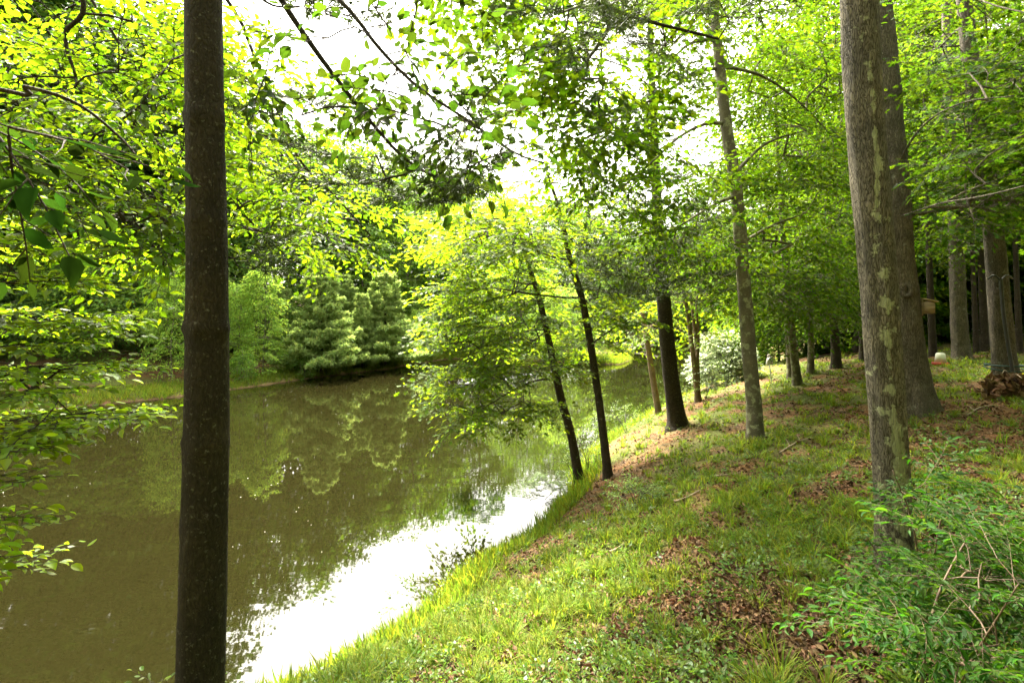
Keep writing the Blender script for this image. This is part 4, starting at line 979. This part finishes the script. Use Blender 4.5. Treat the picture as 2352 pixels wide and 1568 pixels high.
thicket(73, [([P(2110, 1720, 1.7), P(2125, 1500, 1.7), P(2150, 1380, 1.75), P(2190, 1290, 1.8), P(2235, 1215, 1.85)], .0055), ([P(2140, 1700, 1.75), P(2230, 1520, 1.7), P(2290, 1420, 1.65), P(2340, 1340, 1.6)], .0045)],
        LM['sap'], 'leafy sapling with an orange-brown stem in the lower right corner',
        np.vstack([poly_targets(rng, [(2170, 1290), (2260, 1220), (2380, 1250), (2380, 1450), (2220, 1440), (2160, 1380)], (1.6, 2.2), 50), poly_targets(rng, [(2120, 1440), (2220, 1420), (2380, 1480), (2380, 1600), (2200, 1600)], (1.5, 1.9), 40),
                   poly_targets(rng, [(2000, 1400), (2080, 1380), (2140, 1430), (2100, 1460), (2030, 1440)], (1.7, 2.0), 6)]))
thicket(74, [([P(2110, 1480, 2.5), P(2110, 1300, 2.5), P(2090, 1180, 2.5), P(2050, 1080, 2.5)], .006), ([P(2130, 1480, 2.55), P(2150, 1250, 2.5), P(2180, 1130, 2.5)], .006), ([P(2090, 1490, 2.5), P(2040, 1320, 2.4), P(1990, 1230, 2.4)], .005)],
        LM['sap'], 'taller sapling brushing the foot of the big lichened oak',
        np.vstack([poly_targets(rng, [(2020, 1180), (2120, 1080), (2200, 1080), (2220, 1180), (2120, 1250), (2030, 1260)], (2.3, 2.7), 9), poly_targets(rng, [(2110, 1270), (2260, 1240), (2280, 1350), (2110, 1370)], (2.3, 2.7), 16)]))

# ------------------------------------------------------------------ grass, ground plants, litter (uncountable)
rng = np.random.default_rng(80)
def scatter(n, ylo=1.0, yhi=26, pw=1.6, xr=(-.75, 1.15)):
    """random ground points, denser towards the viewer"""
    u = rng.random(n); a = 1 - pw
    Y = (ylo ** a + u * (yhi ** a - ylo ** a)) ** (1 / a)
    X = Y * rng.uniform(xr[0], xr[1], n)
    z, d, s = land(X, Y)
    return X, Y, z, d, s
X, Y, Z, D, S = scatter(52000)
g = grass_amount(X, Y); near_dim = np.where((X > .8) & (Y < 3.2), .45, 1.0)
k = (D > .02) & (S > .5) & (np.hypot(X - bI[0], Y - bI[1] + .12) > .42) & (rng.random(len(X)) < (g * near_dim * .75 + .03))
X, Y, Z = X[k], Y[k], Z[k]
mb = MB()
X2, Y2, Z2, D2, S2 = scatter(4400, 1.2, 15, 1.6, (-.5, 1.1)); k = (D2 > .1) & (S2 > .5) & (np.hypot(X2 - bI[0], Y2 - bI[1] + .12) > .48) & (rng.random(len(X2)) < grass_amount(X2, Y2) * .8 + .08); X2, Y2, Z2 = X2[k], Y2[k], Z2[k]
n2 = 60; a_ = rng.uniform(0, 6.28, (len(X2), n2)); tl = rng.uniform(.3, 1.15, (len(X2), n2)); sz_ = np.repeat(rng.uniform(.055, .16, len(X2)), n2) * rng.uniform(.7, 1.15, len(X2) * n2)
dd = np.stack([np.cos(a_) * tl, np.sin(a_) * tl, np.ones_like(a_)], -1).reshape(-1, 3)
ps = np.repeat(np.stack([X2, Y2, Z2 - .012], -1), n2, 0) + dd * [.03, .03, 0]
SHAPE['arch'] = (np.array([(0, .018, 0), (0, -.018, 0), (.45, .02, .06), (.45, -.02, .06), (.8, .014, .0), (.8, -.014, .0), (1, 0, -.10)]), np.array([(0, 1, 3), (0, 3, 2), (2, 3, 5), (2, 5, 4), (4, 5, 6)]))
leaves(mb, ps, dd, np.tile([0, 0, 1.0], (len(ps), 1)), sz_, 'arch')
nb = 13
N_ = len(X)
px_ = np.repeat(X, nb) + rng.normal(0, .022, N_ * nb) * np.sqrt(np.repeat(Y, nb) / 4); py_ = np.repeat(Y, nb) + rng.normal(0, .022, N_ * nb) * np.sqrt(np.repeat(Y, nb) / 4)
hh = np.repeat((.03 + .15 * rng.random(N_) * noise(X * 3.5, Y * 3.5, 77)) * (1 + .02 * Y), nb) * rng.uniform(.5, 1.2, N_ * nb)
az = rng.uniform(0, 6.28, N_ * nb); bend = rng.uniform(.3, 1.25, N_ * nb)
wd = .0022 + .00055 * np.repeat(Y, nb)
zz = np.repeat(Z, nb) - .01
dx, dy = np.cos(az), np.sin(az)
sx, sy = -dy * wd, dx * wd
def ring(t, wf):
    ox = dx * hh * bend * t * t; oy = dy * hh * bend * t * t; oz = hh * (t - .30 * bend * t * t)
    return (np.stack([px_ + ox - sx * wf, py_ + oy - sy * wf, zz + oz], -1), np.stack([px_ + ox + sx * wf, py_ + oy + sy * wf, zz + oz], -1))
a0, a1 = ring(0, .8); b0, b1 = ring(.55, 1.0); c0, c1 = ring(1.0, .1)
V = np.stack([a0, a1, b0, b1, c0], 1).reshape(-1, 3); ix = np.arange(N_ * nb)[:, None] * 5
T = np.concatenate([ix + [2, 3, 4]]); Q = ix + [0, 1, 3, 2]
mb.add(V, T, Q)
tag(mb.obj('grass', LM['grass']), 'fine sedgy grass tufts covering the sloping bank', 'grass', None, 'stuff')
# longer grass along both shores
X, Y, Z, D, S = scatter(60000, 3, 60, 1.25, (-1.05, .9))
k = (D > .0) & (D < np.where(S > .5, .7, 2.2)) & (rng.random(len(X)) < np.where(S > .5, .8, 1))
X, Y, Z, S = X[k], Y[k], Z[k], S[k]
i_ = rng.integers(0, len(FAR) - 2, 14000); f_ = rng.random((14000, 1)); q_ = FAR[i_] + (FAR[i_ + 1] - FAR[i_]) * f_ + rng.normal(0, 1.1, (14000, 2))
z_, d_, s_ = land(q_[:, 0], q_[:, 1]); k = (d_ > .02) & (d_ < 3); X, Y, Z, S = np.append(X, q_[k, 0]), np.append(Y, q_[k, 1]), np.append(Z, z_[k]), np.append(S, s_[k])
mb = MB(); n_ = len(X); nb = 9
pos = np.repeat(np.stack([X, Y, Z - .01], -1), nb, 0) + rng.normal(0, .05, (n_ * nb, 3)) * [1, 1, 0]
dd = rng.normal(0, .45, (n_ * nb, 3)); dd[:, 2] = 1
size = rng.uniform(.08, .26, n_ * nb)
sh = np.array([(0, .03, 0), (0, -.03, 0), (.6, .03, .03), (.6, -.03, .03), (1, 0, -.06)]); SHAPE['blade'] = (sh, np.array([(0, 1, 3), (0, 3, 2), (2, 3, 4)]))
leaves(mb, pos, dd, rng.normal(0, 1, (n_ * nb, 3)), size * (1 + np.repeat(Y, nb) * .006), 'blade')
tag(mb.obj('shore_grass', LM['grass']), 'yellow-green grass fringe along the pond edges', 'grass', None, 'stuff')
# small broad-leaved ground plants
X, Y, Z, D, S = scatter(19000, 1.0, 16, 1.8, (-.4, 1.15))
g2 = fbm(X * 1.4 + 9, Y * 1.4, 55, 3) + .15 * ((X > .3) & (Y < 4)) + .1 * (X > 2.2)
k = (D > .3) & (S > .5) & (rng.random(len(X)) < sstep(.42, .62, g2))
X, Y, Z = X[k], Y[k], Z[k]; mb = MB(); wd_ = MB()
place_sprays(wd_, mb, SP_tiny, np.stack([X, Y, Z + .015], -1), unit(np.stack([rng.normal(0, 1, len(X)), rng.normal(0, 1, len(X)), rng.uniform(.3, 1.6, len(X))], -1)), rng, 'beech', (.25, .2), .3, (.35, .85))
wd_.merge(mb, m=1)
tag(wd_.obj('ground_plants', [BK['twig'], LM['herb']]), 'low broad-leaved plants among the grass', 'ground cover', None, 'stuff')
# dead leaves
X, Y, Z, D, S = scatter(190000, 1.0, 18, 1.75, (-.5, 1.15))
g = grass_amount(X, Y); k = (D > .1) & (S > .5) & (rng.random(len(X)) < (1.05 - g * .72))
X, Y, Z = X[k], Y[k], Z[k]; n_ = len(X); mb = MB()
nr = rng.normal(0, .45, (n_, 3)); nr[:, 2] = 1
dd = rng.normal(0, 1, (n_, 3)); dd[:, 2] *= .35
sz = rng.uniform(.014, .045, n_) * (1 + .035 * Y)
SHAPE['dead'] = (SHAPE['beech'][0] * [1, 1, 1] + np.stack([0 * SHAPE['beech'][0][:, 0], 0 * SHAPE['beech'][0][:, 0], .9 * SHAPE['beech'][0][:, 1] ** 2 * 2], -1), SHAPE['beech'][1])
leaves(mb, np.stack([X, Y, Z + rng.uniform(.0, .022, n_)], -1), dd, nr, sz, 'dead')
tag(mb.obj('leaf_litter', LM['litter']), 'curled brown dead leaves strewn over bare patches of the bank', 'leaf litter', None, 'stuff')
# specks of pollen and petals on the water
X = rng.uniform(-14, 8, 2600); Y = rng.uniform(5, 34, 2600); z, d, s = land(X, Y); k = (d < -.2) & (fbm(X * .4, Y * .4, 3, 2) > .58); X, Y = X[k], Y[k]; mb = MB()
a = rng.normal(0, 1, (len(X), 3)); a[:, 2] = 0
leaves(mb, np.stack([X, Y, np.full(len(X), .006)], -1), a, np.tile([0, 0, 1.0], (len(X), 1)), rng.uniform(.010, .026, len(X)), 'far')
tag(mb.obj('floating_petals', plain('petal', (.55, .55, .45), .6, .1)), 'pale specks floating on the pond', 'petals', None, 'stuff')

# ------------------------------------------------------------------ fallen sticks
def stick(px0, py0, px1, py1, r0, label, forks=1, seed=0):
    rg = np.random.default_rng(seed); a = hit(px0, py0); b_ = hit(px1, py1); c = curve([a, (a + b_) / 2 + [rg.normal(0, .03), rg.normal(0, .03), .04], b_], 14)
    c[:, 2] = [gz(x, y) + r0 * .7 + .012 for x, y, _ in c]; c[:, 2] = np.convolve(np.pad(c[:, 2], 2, 'edge'), np.ones(5) / 5, 'valid')
    m_ = MB(); tube(m_, c, np.linspace(r0, r0 * .45, 14), 7)
    for f in range(forks):
        i_ = 4 + f * 4; d_ = unit(c[i_ + 1] - c[i_]); s_ = np.cross([0, 0, 1], d_) * rg.choice([-1, 1]); e = c[i_] + (d_ * .7 + s_ * .6 + [0, 0, .15]) * np.linalg.norm(b_ - a) * .22
        tube(m_, curve([c[i_], (c[i_] + e) / 2 + [0, 0, .01], e], 6), np.linspace(r0 * .5, r0 * .2, 6), 5)
    o = m_.obj('fallen_branch', MSTICK, None, True, None, c[0]); tag(o, label, 'branch', 'sticks fallen on the bank')
MSTICK = plain('dead_wood', (.24, .18, .12), .85, .35, 25, .4, (1, 1, 1))
stick(1640, 1098, 1700, 1090, .012, 'short pale stick lying near the upper bank above the grass tuft', 0, 1)
stick(1548, 1160, 1610, 1130, .013, 'broken grey stick on litter in the middle of the bank', 1, 2)
stick(1800, 1305, 1850, 1330, .014, 'dark thin stick left of the big lichened oak foot', 1, 3)
stick(1790, 1050, 1870, 1010, .012, 'forked twig on the grass right of the grey mossy trunk', 2, 4)
stick(1400, 1275, 1440, 1250, .012, 'small brown stick on the lower slope', 0, 5)
stick(2220, 960, 2280, 935, .014, 'crooked stick by the leaf-strewn ground at right', 1, 6)

# ------------------------------------------------------------------ dead branches in the far water
root = thing('dead_branch', P(1470, 800, 50) * [1, 1, 0], 'bleached fallen branches lying in water at the pond head', 'branch')
wd_ = MB(); rg = np.random.default_rng(91); b0 = np.array(root.location)
trk = curve([np.array([2.6, 3.0, .9]), np.array([.8, 1.0, .5]), np.array([-1.2, -.5, .25]), np.array([-3.2, -1.5, .1])], 20); tube(wd_, trk, np.linspace(.12, .03, 20), 7)
tgs = np.stack([rg.uniform(-3.6, 1.2, 26), rg.uniform(-2.6, .8, 26), rg.uniform(.0, .75, 26)], -1)
for p, q in grow([trk], tgs, rg, .022, .05, .4, .15)[0]: tube(wd_, p, q, 5)
wd_.obj('limb', plain('bleached_wood', (.52, .47, .40), .8, .15, 10), root, True)

# ------------------------------------------------------------------ birdhouse on the big grey oak
wood_m = plain('weathered_board', (.30, .22, .14), .8, .3, 6, .4, (1, 1, 6)); wood_d = plain('roof_board', (.34, .24, .13), .8, .3, 6, .4, (6, 1, 1)); hole_m = plain('dark_hole', (.01, .01, .01), .9, 0)
bp = P(2131, 706, Yj - .1); Ms = rz(R(-28))
root = thing('birdhouse', bp, 'small weathered wooden birdhouse fixed to the right side of the massive grey oak', 'birdhouse')
def bx(nm, c, s, m_, M=None, par=root):
    q = MB(); MM = Ms if M is None else Ms @ M; box(q, Ms @ np.asarray(c, float), s, MM); return q.obj(nm, m_, par)
kk = .85
bx('back_board', (-.082 * kk, 0, .0), (.018, .15 * kk, .27 * kk), wood_m); bx('front_board', (.075 * kk, 0, -.005), (.016, .13 * kk, .185 * kk), wood_m)
for sgn in (-1, 1): bx('side_board', (0, sgn * .068 * kk, 0), (.13 * kk, .014, .2 * kk), wood_m)
bx('floor_board', (0, 0, -.095 * kk), (.13 * kk, .12 * kk, .015), wood_m)
bx('roof', (.01, 0, .122 * kk), (.23 * kk, .20 * kk, .018), wood_d, ry(R(14)))
q = MB(); c_ = np.linspace(0, 6.28, 17)[:-1]; pv = np.stack([np.full(16, .0837 * kk + .001), .02 * np.cos(c_), .02 * np.sin(c_) + .02], -1) @ Ms.T
q.add(np.vstack([pv, pv.mean(0)]), [(i_, (i_ + 1) % 16, 16) for i_ in range(16)]); q.obj('entrance_hole', hole_m, root)
# ------------------------------------------------------------------ white and red container on the grass
cp = hit(2160, 840); root = thing('feeder', cp, 'white tapered tub on a red tray on the grass by the grey oak', 'feeder')
q = MB(); pr = [(.0, .05), (.115, .05), (.09, .26), (.07, .28), (.0, .28)]
def lathe(mb_, prof, seg=20, off=(0, 0, 0)):
    a_ = np.linspace(0, 2 * np.pi, seg, endpoint=False); V_ = np.array([[(r_ * math.cos(t), r_ * math.sin(t), z_) for t in a_] for r_, z_ in prof]).reshape(-1, 3) + np.asarray(off)
    k_ = len(prof); Q_ = [(i_ * seg + j_, i_ * seg + (j_ + 1) % seg, (i_ + 1) * seg + (j_ + 1) % seg, (i_ + 1) * seg + j_) for i_ in range(k_ - 1) for j_ in range(seg)]
    mb_.add(V_, None, Q_)
lathe(q, pr); q.obj('tub', plain('white_plastic', (.75, .73, .66), .4, .05), root, True)
q = MB(); lathe(q, [(0, 0), (.16, 0), (.17, .06), (.155, .06), (.15, .025), (0, .025)]); q.obj('tray', plain('red_plastic', (.5, .04, .03), .4, .1), root, True)
# ------------------------------------------------------------------ pale disc on a pole
op = hit(1772, 880); sc_o = op[1] / F
root = thing('yard_ornament', op, 'pale oval disc and rounded body on a thin pole beside the grey mossy trunk', 'ornament')
q = MB(); tube(q, [(0, 0, -.1), (-2 * sc_o, 0, 22 * sc_o), (-5 * sc_o, 0, 44 * sc_o)], .012, 8); q.obj('pole', plain('pole_metal', (.25, .28, .25), .5, .2), root, True)
def ellipsoid(mb_, c, s, M, seg=18, rg_=10):
    prof = [(max(1e-4, math.sin(t)), -math.cos(t)) for t in np.linspace(0.001, math.pi - .001, rg_)]
    t_ = MB(); lathe(t_, prof, seg); V_ = (t_.V[0] * np.asarray(s)) @ np.asarray(M).T + np.asarray(c); mb_.add(V_, None, t_.Q[0])
q = MB(); ellipsoid(q, (-9 * sc_o, -.06, 50 * sc_o), (5 * sc_o, .03, 11 * sc_o), ry(R(24))); q.obj('disc', plain('pale_disc', (.62, .60, .58), .5, .05), root, True)
q = MB(); ellipsoid(q, (0, .08, 52 * sc_o), (7 * sc_o, 7 * sc_o, 10 * sc_o), np.eye(3)); ellipsoid(q, (-2 * sc_o, .08, 62 * sc_o), (4 * sc_o, 4 * sc_o, 4 * sc_o), np.eye(3)); q.obj('body', plain('grey_body', (.33, .28, .25), .8, .2), root, True)
# ------------------------------------------------------------------ stair railing going down to the water
rail_m = plain('dark_stained_wood', (.045, .03, .022), .7, .3, 10)
def railing(p_a, p_b, n_b, label, hgt=.9):
    root = thing('stair_railing', p_a, label, 'railing'); a_ = np.zeros(3); b_ = p_b - p_a; d_ = unit(b_); L_ = np.linalg.norm(b_)
    yaw = math.atan2(b_[1], b_[0]); M = rz(yaw) @ ry(-math.asin(d_[2]))
    for nm, h_, th in (('handrail', hgt, .09), ('bottom_rail', .18, .06)):
        q = MB(); box(q, b_ / 2 + [0, 0, h_], (L_, .05, th), M); q.obj(nm, rail_m, root)
    for k_ in range(n_b):
        c = b_ * (k_ + .5) / n_b; q = MB(); box(q, c + [0, 0, (hgt + .18) / 2], (.035, .034, hgt - .2), rz(yaw)); q.obj('baluster', rail_m, root)
    for c in (a_, b_): q = MB(); box(q, c + [0, 0, hgt / 2 - .1], (.09, .088, hgt + .3), rz(yaw)); q.obj('post', rail_m, root)
pa = P(1806, 893, 16.5); pb = P(1856, 858, 18.2); railing(pa, pb, 9, 'lower dark wooden stair railing sloping down behind the slender trees', .42)
pa2 = P(1860, 858, 17.2); pb2 = P(1965, 838, 19.5); railing(pa2, pb2, 14, 'upper dark stair railing partly hidden by foliage left of big oak', .5)
# ------------------------------------------------------------------ rope, pole and dead-leaf heap on the roped oak
rope_m = plain('green_rope', (.012, .05, .04), .6, .2, 60); black_m = plain('black_pole_paint', (.02, .02, .02), .5, .1)
q = MB()
for py_, ti in ((838, .0), (846, .03)):
    c = P(2308 - .0 * ti, py_, Yk); a_ = np.linspace(0, 2 * np.pi, 40); rr_ = 62 * Yk / F / 2 * 1.13
    tube(q, np.stack([c[0] + rr_ * np.cos(a_), c[1] + rr_ * np.sin(a_), c[2] + ti * np.sin(a_)], -1), .012, 6, cap=False)
q2 = curve([P(2325, 846, Yk - .36), P(2335, 868, Yk - .4), P(2332, 890, Yk - .42)], 8); tube(q, q2, .018, 6)
o = q.obj('rope', rope_m, None, True, None, P(2308, 842, Yk)); tag(o, 'green rope wound twice around the right-hand oak', 'rope')
q = MB(); tube(q, curve([P(2298, 640, Yk - .33), P(2306, 730, Yk - .36), P(2322, 830, Yk - .40), P(2336, 905, Yk - .5)], 16), .024, 8)
for s_ in (-1, 1): tube(q, curve([P(2298, 645, Yk - .33), P(2298 + s_ * 14, 632, Yk - .32), P(2298 + s_ * 28, 640, Yk - .2)], 10), .013, 6)
o = q.obj('hook_pole', black_m, None, True, None, P(2336, 905, Yk - .5)); tag(o, 'black pole with curved arms leaning on the roped oak', 'pole')
rg = np.random.default_rng(95); hb = hit(2318, 905); n_ = 1100
u = unit(rg.normal(0, 1, (n_, 3))) * rg.uniform(.6, 1, (n_, 1)); u[:, 2] = np.abs(u[:, 2]); ps = u * [.42, .35, .30] + [0, -.1, 0]
root = thing('leaf_heap', hb, 'heap of brown dead leaves and twigs at the foot of the roped oak', 'leaf heap')
q = MB(); leaves(q, ps, rg.normal(0, 1, (n_, 3)), u + rg.normal(0, .4, (n_, 3)), rg.uniform(.06, .13, n_), 'dead'); ellipsoid(q, (0, 0, 0), (.36, .28, .24), np.eye(3)); q.obj('leaves', LM['litter'], root)
q = MB()
for k_ in range(9):
    a_ = rg.uniform(-.6, 3.6); e = np.array([math.cos(a_) * rg.uniform(.5, 1.1), -.2 - rg.uniform(0, .5), rg.uniform(.02, .4)]); tube(q, curve([(0, -.1, .15), e * [.5, .5, .7] + [0, 0, .12], e], 10), np.linspace(.014, .005, 10), 5)
q.obj('twigs', MSTICK, root, True)
# ------------------------------------------------------------------ house behind the right wood
hx, hy = 31.5, 30.0; hz_ = gz(hx, hy); root = thing('house', (hx, hy, hz_), 'pale sided house glimpsed through trees at the right edge', 'house')
def siding():
    m, N, L = mat('pale_siding'); g_ = node(N, 'ShaderNodeNewGeometry'); s_ = node(N, 'ShaderNodeSeparateXYZ'); L.new(g_.outputs['Position'], s_.inputs[0])
    f_ = node(N, 'ShaderNodeMath', operation='MULTIPLY'); L.new(s_.outputs[2], f_.inputs[0]); f_.inputs[1].default_value = 6; fr = node(N, 'ShaderNodeMath', operation='FRACT'); L.new(f_.outputs[0], fr.inputs[0])
    p_ = node(N, 'ShaderNodeBsdfPrincipled', Roughness=.6); p_.inputs['Base Color'].default_value = (.55, .6, .62, 1); b_ = node(N, 'ShaderNodeBump', Strength=1, Distance=.03); L.new(fr.outputs[0], b_.inputs['Height']); L.new(b_.outputs[0], p_.inputs['Normal'])
    o_ = node(N, 'ShaderNodeOutputMaterial'); L.new(p_.outputs[0], o_.inputs[0]); return m
q = MB(); box(q, (0, 0, 2.6), (9, 7, 5.6)); q.obj('wall', siding(), root)
q = MB(); q.add([(-4.9, -3.9, 5.42), (4.9, -3.9, 5.42), (4.9, 0, 8), (-4.9, 0, 8), (-4.9, 3.9, 5.42), (4.9, 3.9, 5.42)], [(0, 3, 4), (1, 5, 2)], [(0, 1, 2, 3), (3, 2, 5, 4), (0, 4, 5, 1)]); q.obj('roof', plain('grey_shingle', (.12, .11, .11), .9, .3, 4), root)
win_m = plain('window_glass', (.05, .06, .07), .1, .1); trim_m = plain('white_trim', (.75, .75, .72), .5, .05)
for wx, wz in ((-3.2, 1.5), (0, 1.5), (3, 1.5), (-3.2, 4), (0, 4), (3, 4)):
    q = MB(); box(q, (wx, -3.53, wz), (1.1, .08, 1.5)); fr_ = q.obj('window', trim_m, root); q = MB(); box(q, (wx, -3.58, wz), (.9, .03, 1.3)); q.obj('pane', win_m, fr_)
print('TRIS', sum(len(m.polygons) for m in bpy.data.meshes))
